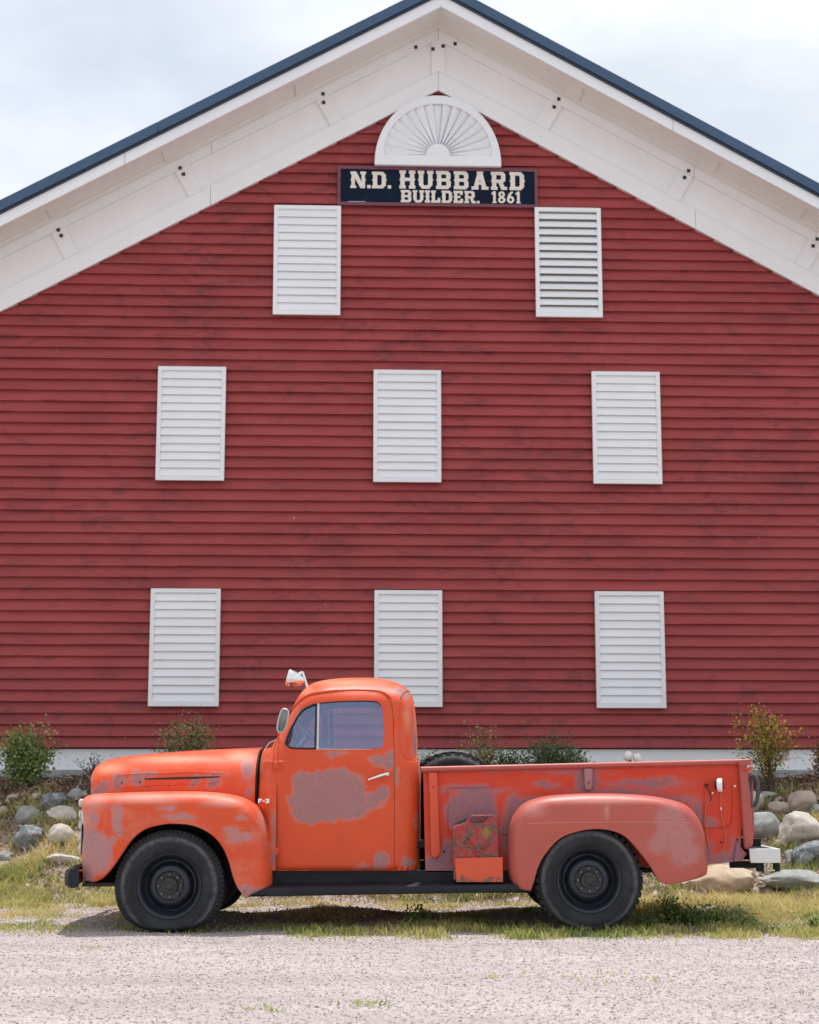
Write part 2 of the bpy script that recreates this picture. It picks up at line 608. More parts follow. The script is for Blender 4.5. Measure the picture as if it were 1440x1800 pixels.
for px, py in [(103, 405), (108, 415), (317, 296), (323, 307), (568, 166), (569, 181), (731, 84), (761, 87), (779, 82), (800, 78),
               (982, 175), (974, 189), (1210, 301), (1203, 313), (1436, 421), (1429, 433)]:
    u, zz = wallpt(px, py, 0.07)
    MB().box(u - 0.021, u + 0.021, -0.097, -0.087, zz - 0.021, zz + 0.021).obj('bolt_plug', M_PLUG, barn)

# soffit, rake fascia, roof
OV = 0.74
for s in (-1, 1):
    chev(s, -0.014, 0.10, -OV + 0.03, 0.0, name='soffit', mat=M_SOFFIT, bev=0.0)
    chev(s, -0.034, -0.0145, -0.20, -0.087, name='soffit_board', mat=M_SOFFIT, bev=0.003)
    chev(s, -0.034, -0.0145, -OV + 0.031, -OV + 0.16, name='soffit_board', mat=M_SOFFIT, bev=0.003)
    for cuts_ in ((0.0, 3.4 - 0.5 * s), (3.4 - 0.5 * s, 6.9), (6.9, 9.8)):
        chev(s, -0.045, 0.135, -OV - 0.005, -OV + 0.029, cuts_[1] - 0.002, cuts_[0] + (0.0 if cuts_[0] == 0 else 0.002), name='rake_fascia', mat=M_WHITE)
    for cuts_ in ((0.0, 4.4 + 0.9 * s), (4.4 + 0.9 * s, 9.9)):
        chev(s, 0.105, 0.135, -OV - 0.035, -OV - 0.006, cuts_[1] - 0.004, cuts_[0], name='roof_drip_edge', mat=M_ROOFD, bev=0.002)
        chev(s, 0.136, 0.275, -OV - 0.06, -OV + 0.02, cuts_[1] - 0.004, cuts_[0], name='roof_edge_trim', mat=M_ROOF, bev=0.006)
    chev(s, 0.137, 0.26, -OV + 0.021, 16.5, 9.9, name='roof', mat=M_ROOF, bev=0.0)
for px, py in [(98, 376), (300, 270), (532, 152), (765, 22), (1010, 160), (1248, 287), (1400, 372)]:
    u, zz = wallpt(px, py, 0.4)
    k = abs(u - UA)
    s = 1 if u > UA else -1
    if k < 0.2:
        continue
    chev(s, -0.033, -0.0146, -OV + 0.162, -0.202, k + 0.09, k - 0.09, name='soffit_batten', mat=M_SOFFIT, bev=0.003)

# louvred shutters
def shutter(x0, y0, x1, y1, opened=False, n=13):
    o = 0.07
    a, b_ = wallpt(x0, y0, o), wallpt(x1, y0, o)
    c_, d = wallpt(x0, y1, o), wallpt(x1, y1, o)
    ua, ub = (a[0] + c_[0]) / 2, (b_[0] + d[0]) / 2
    zt, zb = (a[1] + b_[1]) / 2, (c_[1] + d[1]) / 2
    W, H = ub - ua, zt - zb
    fw, lip = 0.052, 0.0
    fr = region([[(0, 0), (W, 0), (W, H), (0, H)]], [[(fw, fw), (W - fw, fw), (W - fw, H - fw), (fw, H - fw)]], 0.052, 0.0)
    sh = fr.obj('shutter', M_WHITE, barn, bevel=0.004)
    sh.location = (ua, -0.049, zb)
    MB().box(fw * 0.6, W - fw * 0.6, -0.012, -0.004, fw * 0.6, H - fw * 0.6).obj('shutter_back', M_LOUV if opened else M_WHITE, sh)
    hi = H - 2 * fw
    st = hi / n
    ang = math.radians(24 if opened else 12.5)
    ln = st * (1.16 if not opened else 0.90)
    sl = MB()
    th = 0.008
    sl.add([(0, -th / 2, 0), (W - 2 * fw + 0.004, -th / 2, 0), (W - 2 * fw + 0.004, th / 2, 0), (0, th / 2, 0),
            (0, -th / 2, ln), (W - 2 * fw + 0.004, -th / 2, ln), (W - 2 * fw + 0.004, th / 2, ln), (0, th / 2, ln)],
           [(0, 3, 2, 1), (4, 5, 6, 7), (0, 1, 5, 4), (1, 2, 6, 5), (2, 3, 7, 6), (3, 0, 4, 7)])
    me_ = sl.mesh('slat', bevel=0.002, seg=1)
    me_.materials.append(M_WHITE)
    for i in range(n):
        s_ = link('slat', me_, None, sh)
        s_.location = (fw - 0.002, -0.044 + random.uniform(-0.0008, 0.0008), fw + st * i + 0.002)
        s_.rotation_euler = (-ang + random.uniform(-0.012, 0.012), random.uniform(-0.0015, 0.0015), 0)
    return sh
for r_ in [(481, 362, 599, 554), (276, 645, 396, 845), (656.5, 651, 775.5, 848), (1041.5, 654, 1161.5, 851),
           (263, 1035, 386.5, 1242), (658, 1038, 777.5, 1243), (1047, 1040, 1168.5, 1245)]:
    shutter(*r_)
shutter(941, 366, 1057.5, 558, opened=True, n=13)

# half-round sunburst louvre at the gable's peak
uc, zc = wallpt(770, 292, 0.12)
ur, _ = wallpt(881, 285, 0.12)
_, ztp = wallpt(770, 169, 0.12)
R, HT = ur - uc, ztp - zc
drop = 0.03
fan = [( R, drop)] + [(R * math.cos(a), drop + (HT - drop) * math.sin(a)) for a in np.linspace(0, PI, 41)]
outer = [(-R, 0), (R, 0)] + [(R * math.cos(a), drop + (HT - drop) * math.sin(a)) for a in np.linspace(0, PI, 41)]
ir, iz = R - 0.115, HT - drop - 0.115
rail = 0.135
inner = [(-ir, rail), (ir, rail)] + [(ir * math.cos(a), rail + (iz - rail + drop) * math.sin(a)) for a in np.linspace(0.02, PI - 0.02, 39)]
fo = region([outer], [inner], 0.06, 0.0).obj('fan_louvre', M_WHITE, barn, bevel=0.005)
fo.location = (uc, -0.088, zc)
bk = region([[(x * 1.03, z_) for x, z_ in inner]], [], 0.006, -0.004).obj('fan_back', M_TRIM, fo)
hub = region([[(0.155 * math.cos(a), rail - 0.01 + 0.165 * math.sin(a)) for a in np.linspace(0, PI, 25)]], [], 0.058, -0.004).obj('fan_hub', M_WHITE, fo, bevel=0.005)
NB = 17
for i in range(NB):
    a0, a1 = PI * (i + 0.02) / NB, PI * (i + 1.0) / NB
    def pt(a, k):
        q = 0.13 if k == 0 else 1.0
        if k == 0:
            return (0.13 * math.cos(a), rail + 0.13 * math.sin(a))
        return ((ir + 0.02) * math.cos(a), rail + (iz - rail + drop + 0.02) * math.sin(a))
    p = [pt(a0, 0), pt(a0, 1), pt(a1, 1), pt(a1, 0)]
    # each blade is twisted: one long edge forward, the other back
    flip = -1 if i < NB / 2 else 1
    yf, yb = (-0.056, -0.010) if flip > 0 else (-0.010, -0.056)
    ys = [yf, yf, yb, yb]
    if i == NB // 2:
        ys = [-0.02] * 4
    vs = [(x, y_, z_) for (x, z_), y_ in zip(p, ys)] + [(x, y_ + 0.009, z_) for (x, z_), y_ in zip(p, ys)]
    MB().add(vs, [(0, 1, 2, 3), (7, 6, 5, 4), (0, 4, 5, 1), (1, 5, 6, 2), (2, 6, 7, 3), (3, 7, 4, 0)]).obj('fan_blade', M_WHITE, fo)

# ------------------------------------------------------------------ sign
s0, s1 = wallpt(599, 298, 0.05), wallpt(940, 361, 0.05)
SW, SH = s1[0] - s0[0], s0[1] - s1[1]
sign = empty('wall_sign', barn.matrix_basis @ Vector((0, 0, 0)), 0)
sign.location = (0, WALL_D, 0)
bpy.context.view_layer.update()
loc = Matrix.Translation((0, WALL_D, 0)) @ Matrix.Rotation(YAW, 4, 'Z') @ Vector((s0[0], -0.051, s1[1]))
sign.location = loc
sign.rotation_euler = (0, 0, YAW)
tag(sign, "dark navy name board lettered in cream below the barn's half-round louvre", 'sign')
m = MT('sign_navy', 0.7, spec=0.15)
P = m.co()
f = m.noise(P, 5, 6, 0.65)
m.color(m.ramp(f, [(0.3, srgb(8, 22, 40)), (0.62, srgb(13, 31, 54)), (0.8, srgb(26, 42, 62))]))
M_NAVY = m.m
M_CREAM = simple('sign_cream', srgb(222, 216, 206), 0.6, 0.08, 6)
M_SFRAME = simple('sign_frame_paint', srgb(112, 62, 78), 0.6, 0.12, 5)
MB().box(0, SW, -0.022, 0.0, 0, SH).obj('board', M_NAVY, sign, bevel=0.003)
fw = 0.042
region([[(-fw, -fw), (SW + fw, -fw), (SW + fw, SH + fw), (-fw, SH + fw)]], [[(0.001, 0.001), (SW - 0.001, 0.001), (SW - 0.001, SH - 0.001), (0.001, SH - 0.001)]], 0.034, 0.0).obj('sign_frame', M_SFRAME, sign, bevel=0.004)

def R4(x0, y0, x1, y1):
    return [(x0, y0), (x1, y0), (x1, y1), (x0, y1)]
SP = lambda x, s: [(x, 4.4), (x, 5.6), (x + 0.7 * s, 5.0)]          # mid-stem spur
def glyph(ch):
    """slab-serif letter on a 10-high grid: (width, polygons, holes)"""
    S, T_ = 2.5, 1.9
    if ch == 'H':
        return 9.2, [R4(.6, 0, .6 + S, 10), R4(8.6 - S, 0, 8.6, 10), R4(.6, 4.1, 8.6, 6), R4(0, 0, 3.7, 1.7), R4(5.5, 0, 9.2, 1.7), R4(0, 8.3, 3.7, 10), R4(5.5, 8.3, 9.2, 10), SP(.6, -1), SP(8.6, 1)], []
    if ch == 'N':
        return 9.4, [R4(.6, 0, 2.7, 10), R4(6.7, 0, 8.8, 10), [(.6, 10), (3.4, 10), (8.8, 0), (6.0, 0)], R4(0, 0, 3.5, 1.6), R4(5.9, 8.4, 9.4, 10), R4(0, 8.4, 2.7, 10), SP(.6, -1), SP(8.8, 1)], []
    if ch == 'D':
        return 8.8, [[(0, 0), (6.6, 0), (8.4, 1.8), (8.4, 8.2), (6.6, 10), (0, 10), (0, 8.3), (.6, 8.3), (.6, 1.7), (0, 1.7)], SP(8.4, 1), SP(.6, -1)], [[(3.2, 1.9), (5.3, 1.9), (5.9, 2.6), (5.9, 7.4), (5.3, 8.1), (3.2, 8.1)]]
    if ch == 'U':
        return 9.0, [R4(.6, 2, 3.1, 10), R4(5.9, 2, 8.4, 10), [(.6, 2.2), (2.4, 0), (6.6, 0), (8.4, 2.2), (5.9, 2.6), (5.4, 1.9), (3.6, 1.9), (3.1, 2.6)], R4(0, 8.3, 3.7, 10), R4(5.3, 8.3, 9, 10), SP(.6, -1), SP(8.4, 1)], []
    if ch == 'B':
        return 8.8, [[(0, 0), (6.9, 0), (8.5, 1.4), (8.5, 4.2), (7.7, 5.1), (8.4, 6.0), (8.4, 8.6), (6.9, 10), (0, 10), (0, 8.3), (.6, 8.3), (.6, 1.7), (0, 1.7)], SP(.6, -1)], [[(3.1, 1.9), (5.6, 1.9), (6.0, 2.3), (6.0, 3.8), (5.6, 4.2), (3.1, 4.2)], [(3.1, 5.9), (5.5, 5.9), (5.9, 6.3), (5.9, 7.7), (5.5, 8.1), (3.1, 8.1)]]
    if ch == 'A':
        return 9.8, [[(.9, 0), (3.4, 0), (6.0, 10), (3.6, 10)], [(6.4, 0), (8.9, 0), (6.2, 10), (3.8, 10)], R4(2.4, 2.6, 7.4, 4.2), R4(0, 0, 4.1, 1.7), R4(5.7, 0, 9.8, 1.7), R4(3.1, 8.8, 6.7, 10)], []
    if ch == 'R':
        return 9.3, [[(.6, 3.9), (6.9, 3.9), (8.3, 5.0), (8.3, 8.7), (6.9, 10), (0, 10), (0, 8.3), (.6, 8.3)], R4(.6, 0, 3.1, 9), R4(0, 0, 3.8, 1.7), [(4.1, 4.4), (6.6, 4.4), (8.6, 0), (6.0, 0)], R4(6.2, 0, 9.3, 1.7), SP(.6, -1)], [[(3.1, 5.7), (5.4, 5.7), (5.8, 6.1), (5.8, 7.7), (5.4, 8.2), (3.1, 8.2)]]
    if ch == 'I':
        return 4.2, [R4(.85, 0, 3.35, 10), R4(0, 0, 4.2, 1.7), R4(0, 8.3, 4.2, 10), SP(.85, -1), SP(3.35, 1)], []
    if ch == 'L':
        return 7.6, [R4(.6, 0, 3.1, 10), R4(0, 8.3, 3.8, 10), R4(0, 0, 7.4, 1.9), R4(5.2, 0, 7.4, 3.8), SP(.6, -1)], []
    if ch == 'E':
        return 8.0, [R4(.6, 0, 3.1, 10), R4(0, 0, 7.7, 1.9), R4(0, 8.1, 7.5, 10), R4(2, 4.1, 5.6, 5.9), R4(5.5, 0, 7.7, 3.4), R4(5.3, 6.7, 7.5, 10), SP(.6, -1)], []
    if ch == '1':
        return 4.6, [R4(1.4, 0, 3.7, 10), [(0, 7.2), (1.6, 7.6), (1.6, 10), (0.9, 9.0), (0, 8.6)], R4(0.6, 0, 4.5, 1.1)], []
    el = lambda cx, cz, rx, rz: [(cx + rx * math.cos(a), cz + rz * math.sin(a)) for a in np.linspace(0, 2 * PI, 28, endpoint=False)]
    if ch == '8':
        return 6.8, [el(3.4, 2.75, 3.2, 2.75), el(3.4, 7.35, 2.8, 2.65)], [el(3.4, 2.7, 1.1, 1.15), el(3.4, 7.3, 0.9, 1.1)]
    if ch == '6':
        return 6.8, [el(3.4, 3.1, 3.2, 3.1), [(0.25, 3.0), (0.9, 6.2), (2.4, 8.6), (4.6, 10.2), (5.9, 9.4), (4.6, 8.2), (3.3, 6.2), (2.7, 4.6)]], [el(3.5, 3.0, 1.15, 1.4)]
    if ch == '.':
        return 2.2, [R4(0, 0, 2.1, 1.9)], []
    return 4.0, [], []
def lettering(text, px0, px1, pyb, pyt, gap=1.0):
    tot = sum(glyph(c_)[0] for c_ in text) + gap * (len(text) - 1)
    a, b_ = wallpt(px0, pyb, 0.05), wallpt(px1, pyt, 0.05)
    sx, sz = (b_[0] - a[0]) / tot, (b_[1] - a[1]) / 10.0
    x = 0.0
    for c_ in text:
        wd, pl, ho = glyph(c_)
        if pl:
            tr = lambda p: [((x + q[0]) * sx, q[1] * sz) for q in p]
            lo = region([tr(p) for p in pl], [tr(h) for h in ho], 0.004, 0.0).obj('letter', M_CREAM, sign)
            lo.location = (a[0] - s0[0], -0.0225, a[1] - s1[1])
        x += wd + gap
lettering('N.D.', 616, 688, 331.5, 303.5, 0.7)
lettering('HUBBARD', 702, 922, 332.3, 304, 1.4)
lettering('BUILDER.', 704.5, 843, 356.5, 337.2, 0.8)
lettering('1861', 864, 915, 358, 338, 0.9)
for k in range(9):
    px = 612 + k * 3.4
    a = wallpt(px, 356, 0.05)
    MB().box(a[0] - s0[0], a[0] - s0[0] + random.uniform(0.012, 0.02), -0.0255, -0.0225, a[1] - s1[1], a[1] - s1[1] + 0.009).obj('small_print', M_CREAM, sign)
# ------------------------------------------------------------------ pickup truck
truck = empty('pickup_truck', (0, TRUCK_Y, 0))
tag(truck, 'weathered orange vintage pickup truck with primer patches and a flat front tyre, parked on grass', 'pickup truck')
YC = 0.90                                        # centre line
PRIMER, EDGE = (0.36, 0.165, 0.160), (0.56, 0.20, 0.165)

def paint(name, base, patches=(), fade=None, primer=PRIMER, edge=EDGE, yd=0.1, rough=(0.36, 0.55), wob=0.13, faden=(0.55, 0.8, 0.35), soft=0.0, fade_highlights=(), fade_highlight_col=(0.66, 0.33, 0.26)):
    """patches: (px, py, rx, ry) ellipses in photo pixels, turned into truck coordinates at depth yd"""
    m = MT(name, 0.45, spec=0.35)
    P = m.co(truck)
    lowf = m.noise(P, 2.4, 5, 0.6)
    fine = m.noise(P, 26, 6, 0.7)
    wobv = m.vmath('SCALE', m.vmath('SUBTRACT', m.noise(P, 9, 5, 0.65, color=True), (0.5, 0.5, 0.5)))
    wobv.node.inputs['Scale'].default_value = wob
    wob2 = m.vmath('SCALE', m.vmath('SUBTRACT', m.noise(P, 32, 4, 0.6, color=True), (0.5, 0.5, 0.5)))
    wob2.node.inputs['Scale'].default_value = 0.045
    Q = m.vmath('ADD', m.vmath('ADD', P, wobv), wob2)
    d = None
    for px, py, rx, ry in patches:
        x, z = T(px, py, yd)
        k = 1 / 238.0
        q = m.vmath('MULTIPLY', m.vmath('SUBTRACT', Q, (x, 0, z)), (1 / (rx * k), 0, 1 / (ry * k)))
        q = m.vmath('LENGTH', q, out=1)
        # ellipse -> signed distance in metres, so that all edges are equally soft
        q = m.math('MULTIPLY', m.math('SUBTRACT', q, 1.0), min(rx, ry) * k)
        d = q if d is None else m.math('MINIMUM', d, q)
    c = m.ramp(lowf, [(0.3, tuple(x * 0.93 for x in base)), (0.7, tuple(min(1, x * 1.06) for x in base))])
    if fade:
        c = m.mix(m.ramp(m.noise(m.mapping(P, (1, 1, 1.6), (4, 2, 1)), 3.2, 6, 0.62), [(faden[0], 0.0), (faden[1], faden[2])]), c, fade)
    fd = None  # soft pale areas: faded paint, and sky highlights painted on upper surfaces
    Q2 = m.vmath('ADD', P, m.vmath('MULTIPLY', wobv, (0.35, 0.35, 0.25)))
    for px, py, rx, ry in fade_highlights:
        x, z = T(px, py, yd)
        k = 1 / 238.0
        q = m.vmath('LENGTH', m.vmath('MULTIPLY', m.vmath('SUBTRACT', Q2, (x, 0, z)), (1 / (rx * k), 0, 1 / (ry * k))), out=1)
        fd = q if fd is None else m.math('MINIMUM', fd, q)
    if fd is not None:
        c = m.mix(m.ramp(fd, [(0.0, 0.62), (1.3, 0.0)], 'EASE'), c, fade_highlight_col)
    chips = m.ramp(m.noise(P, 55, 3, 0.6), [(0.74, 0.0), (0.78, 0.55)])
    c = m.mix(chips, c, tuple(x * 0.55 for x in PRIMER))
    if d is not None:
        mr = m.n('ShaderNodeMapRange')
        mr.inputs['From Min'].default_value = -0.012 - soft
        mr.inputs['From Max'].default_value = 0.012 + soft
        m.l(d, mr.inputs['Value'])
        pc = m.ramp(fine, [(0.3, tuple(x * 0.90 for x in primer)), (0.7, tuple(x * 1.08 for x in primer))])
        rimmix = m.ramp(mr.outputs[0], [(0.25, 0.0), (0.5, 0.5), (0.8, 0.18), (1.0, 0.0)])
        c = m.mix(m.ramp(mr.outputs[0], [(0.3, 1.0), (0.72, 0.0)]), c, pc)
        c = m.mix(rimmix, c, edge)
    dust = m.noise(m.mapping(P, (1, 1, 0.5)), 5, 6, 0.7)
    c = m.mix(m.ramp(dust, [(0.55, 0.0), (0.85, 0.10)]), c, (0.50, 0.42, 0.37))
    m.color(c)
    m.b.inputs['Sheen Weight'].default_value = 0.13
    m.b.inputs['Sheen Tint'].default_value = (1.0, 0.76, 0.56, 1)
    m.b.inputs['Sheen Roughness'].default_value = 0.35
    m.rough(m.ramp(lowf, [(0.3, rough[0]), (0.7, rough[1])]))
    m.bump(m.math('ADD', m.noise(P, 3.5, 2), m.math('MULTIPLY', m.noise(P, 16, 3), 0.12)), 0.16, 0.03)
    return m.m
ORANGE = (0.66, 0.078, 0.022)
DOORC = [(532, 1370, 18, 16), (590, 1368, 46, 15), (545, 1436, 26, 10), (622, 1426, 28, 10), (575, 1395, 50, 42), (540, 1400, 26, 34), (610, 1400, 32, 36), (590, 1430, 52, 13), (625, 1385, 18, 20), (530, 1425, 18, 14), (520, 1408, 14, 10),
         (660, 1402, 20, 10), (672, 1396, 12, 12), (650, 1415, 22, 6), (667, 1336, 16, 9), (590, 1326, 16, 4), (672, 1514, 13, 13), (637, 1524, 10, 5), (684, 1336, 10, 16)]
CABC = [(700, 1213, 10, 7), (712, 1222, 9, 6), (717, 1516, 9, 9), (731, 1440, 4, 12), (697, 1364, 4, 12), (729, 1300, 3, 20), (484, 1512, 6, 16), (482, 1460, 4, 30)]
HOODC = [(436, 1352, 11, 18), (439, 1391, 6, 9), (210, 1373, 12, 14), (206, 1380, 8, 9), (240, 1370, 12, 13), (262, 1362, 8, 6), (180, 1385, 12, 10), (170, 1392, 14, 6),
         (378, 1376, 12, 9), (345, 1370, 8, 9), (342, 1377, 6, 6), (378, 1363, 14, 4)]
FFC = [(208, 1440, 9, 24), (210, 1455, 8, 14), (172, 1500, 26, 36), (155, 1480, 20, 26), (150, 1535, 18, 28), (165, 1440, 8, 12), (310, 1438, 18, 5), (330, 1438, 12, 4),
       (298, 1420, 12, 4), (420, 1472, 20, 7), (408, 1460, 12, 5), (425, 1438, 8, 5), (462, 1420, 4, 26), (440, 1566, 24, 9), (190, 1480, 14, 10)]
BEDC = [(835, 1405, 34, 20), (810, 1430, 28, 34), (850, 1425, 22, 34), (830, 1388, 44, 5), (770, 1520, 30, 14), (790, 1500, 16, 22), (960, 1380, 16, 5), (1132, 1376, 52, 6), (1172, 1372, 16, 4),
        (1032, 1372, 20, 22), (905, 1430, 14, 30), (895, 1460, 14, 34), (930, 1410, 22, 10), (1180, 1408, 40, 7), (1225, 1440, 12, 30), (1245, 1500, 9, 20), (1275, 1510, 44, 8), (1248, 1448, 12, 6), (1296, 1500, 10, 24),
        (880, 1350, 40, 3), (1010, 1356, 30, 3), (1090, 1392, 60, 5)]
RFC = [(1175, 1440, 26, 22), (1185, 1470, 34, 26), (1200, 1500, 26, 20), (1160, 1480, 22, 18)]
M_BODY = paint('orange_paint_door', ORANGE, DOORC, yd=0.16, soft=0.006)
M_CAB = paint('orange_paint_cab', ORANGE, CABC, yd=0.18, fade=(0.72, 0.22, 0.13), fade_highlights=[(600, 1196, 110, 12), (530, 1212, 30, 14), (716, 1260, 12, 40)], fade_highlight_col=(0.70, 0.30, 0.17))  # pale ellipses paint the roof's sky highlights into its colour
M_HOOD = paint('orange_paint_hood', ORANGE, HOODC, yd=0.42, fade=(0.72, 0.24, 0.15), soft=0.012, fade_highlights=[(190, 1352, 45, 16), (300, 1334, 130, 11), (420, 1328, 40, 14)], fade_highlight_col=(0.70, 0.33, 0.20))  # pale strips paint a sky highlight along the hood top
M_FF = paint('orange_paint_fender', ORANGE, FFC, primer=(0.43, 0.205, 0.20), yd=0.0, fade=(0.66, 0.24, 0.17), faden=(0.5, 0.72, 0.55), soft=0.012, fade_highlights=[(165, 1412, 45, 26), (150, 1440, 26, 45), (260, 1405, 90, 14), (385, 1412, 50, 12), (150, 1500, 30, 60)], fade_highlight_col=(0.62, 0.32, 0.27))  # pale nose is faded paint; strips along the top are painted highlights
M_BED = paint('red_paint_bed', (0.60, 0.049, 0.018), BEDC, yd=0.2, primer=(0.30, 0.125, 0.15), edge=(0.42, 0.15, 0.15), soft=0.018)
M_RF = paint('faded_paint_rear_fender', (0.45, 0.098, 0.075), RFC, yd=0.0, primer=(0.45, 0.17, 0.16), edge=(0.43, 0.14, 0.12), fade=(0.60, 0.10, 0.045), soft=0.03, faden=(0.60, 0.74, 0.6), fade_highlights=[(940, 1425, 30, 20), (1050, 1408, 120, 9), (1065, 1425, 8, 26)], fade_highlight_col=(0.58, 0.26, 0.22))  # thin pale strip paints the highlight along the fender's top
M_SWAGE = simple('swage_pale_paint', (0.56, 0.22, 0.18), 0.5, 0.15, 12)  # paler than the rear fender around it
M_STRAP = paint('orange_paint_straps', (0.64, 0.085, 0.04), [(1035, 1370, 20, 24)], yd=0.18)
M_TAILP = paint('faded_red_post', (0.42, 0.095, 0.075), (), fade=(0.30, 0.11, 0.10))

def rubber(name, base=0.020, dust=0.35, tint=(0.105, 0.118, 0.135), ring=False):
    m = MT(name, 0.75, spec=0.3)
    P = m.co()
    f = m.noise(P, 6, 6, 0.65)
    g = m.noise(P, 30, 5, 0.7)
    c = m.ramp(g, [(0.3, (base * .8, base * .83, base * .9)), (0.7, (base * 1.4, base * 1.45, base * 1.55))])
    c = m.mix(m.ramp(f, [(0.35, 0.0), (0.75, dust)]), c, tint)
    if ring:
        sp_ = m.vmath('LENGTH', m.vmath('MULTIPLY', P, (1, 0, 1)), out=1)
        rr_ = m.math('ADD', sp_, m.math('MULTIPLY', m.math('SUBTRACT', f, 0.5), 0.035))
        c = m.mix(m.math('MULTIPLY', m.ramp(rr_, [(0.318, 0.0), (0.338, 0.8), (0.350, 0.75), (0.362, 0.0)]), m.ramp(g, [(0.35, 0.25), (0.65, 1.0)])), c, (0.13, 0.135, 0.14))
        c = m.mix(m.ramp(rr_, [(0.235, 0.6), (0.285, 0.0)]), c, (0.018, 0.017, 0.017))
    m.color(c)
    m.bump(g, 0.15, 0.004)
    return m.m
M_TYRE = rubber('tyre_rubber', 0.015, 0.45, tint=(0.062, 0.075, 0.092), ring=True)
M_TREAD = rubber('tread_rubber', 0.013, 0.35, tint=(0.07, 0.075, 0.085))
M_RIM = simple('rim_black_paint', (0.010, 0.014, 0.022), 0.33, 0.35, 9)
M_HUB = simple('hub_dusty', (0.034, 0.032, 0.031), 0.7, 0.45, 22)
M_NUT = simple('lug_nut_steel', (0.16, 0.15, 0.145), 0.55, 0.3, 30, metal=0.6)
M_BLK = simple('black_step_paint', (0.010, 0.013, 0.019), 0.5, 0.4, 6, bump=0.1, spec=0.3)
M_UNDER = simple('underbody_black', (0.012, 0.012, 0.013), 0.85, 0.3, 6)
M_WELL = simple('wheel_well_grime', (0.026, 0.022, 0.018), 0.9, 0.35, 8)
M_CHROME = simple('chrome', (0.78, 0.78, 0.78), 0.10, 0.03, 6, metal=1.0)
M_DULL = simple('dull_alloy', (0.55, 0.54, 0.52), 0.38, 0.1, 10, metal=0.7)
M_SEAL = simple('rubber_seal', (0.014, 0.014, 0.015), 0.7, 0.2)
M_LENS = simple('white_lens', (0.80, 0.80, 0.78), 0.3, 0.04)
M_REDL = simple('red_lens', (0.35, 0.015, 0.02), 0.25, 0.1)
M_GALV = simple('white_painted_steel', (0.66, 0.66, 0.655), 0.5, 0.08, 12)
M_INT = simple('interior_blue_grey', (0.075, 0.115, 0.19), 0.6, 0.2, 5)
M_SEAT = simple('seat_vinyl', (0.06, 0.05, 0.05), 0.7, 0.2, 7)
M_WIRE = simple('faded_wire', (0.62, 0.17, 0.09), 0.6, 0.15, 30)
M_MIRR = simple('mirror_back', (0.16, 0.175, 0.165), 0.35, 0.3, 9, metal=0.5)
# dusty old glass; blue in the dust and gloss colours stands in for reflected sky
m = MT('dusty_sky_tint_glass', 0.05)
t = m.t
t.nodes.remove(m.b)
tr = m.n('ShaderNodeBsdfTransparent'); tr.inputs['Color'].default_value = (0.93, 0.94, 1.0, 1)
gl = m.n('ShaderNodeBsdfGlossy'); gl.inputs['Roughness'].default_value = 0.03; gl.inputs['Color'].default_value = (0.60, 0.70, 1.0, 1)
df = m.n('ShaderNodeBsdfDiffuse'); df.inputs['Color'].default_value = (0.50, 0.56, 0.82, 1)
lw = m.n('ShaderNodeFresnel'); lw.inputs['IOR'].default_value = 2.15
ds = m.ramp(m.noise(m.co(truck), 7, 6, 0.7), [(0.35, 0.015), (0.8, 0.06)])
a1 = m.n('ShaderNodeMixShader'); a2 = m.n('ShaderNodeMixShader')
m.l(ds, a1.inputs[0]); m.l(tr.outputs[0], a1.inputs[1]); m.l(df.outputs[0], a1.inputs[2])
m.l(lw.outputs[0], a2.inputs[0]); m.l(a1.outputs[0], a2.inputs[1]); m.l(gl.outputs[0], a2.inputs[2])
m.l(a2.outputs[0], t.nodes['Material Output'].inputs['Surface'])
M_GLASS = m.m

def mirror_obj(o, name=None):
    """copy a near-side part to the far side of the truck, mirrored across the centre line"""
    me_ = o.data.copy()
    n = len(me_.vertices)
    co = np.empty(n * 3)
    me_.vertices.foreach_get('co', co)
    co = co.reshape(-1, 3)
    co[:, 1] = 2 * YC - co[:, 1]
    me_.vertices.foreach_set('co', co.ravel())
    me_.flip_normals()
    c_ = bpy.data.objects.new(name or o.name.split('.')[0], me_)
    COL.objects.link(c_)
    c_.parent = o.parent
    return c_

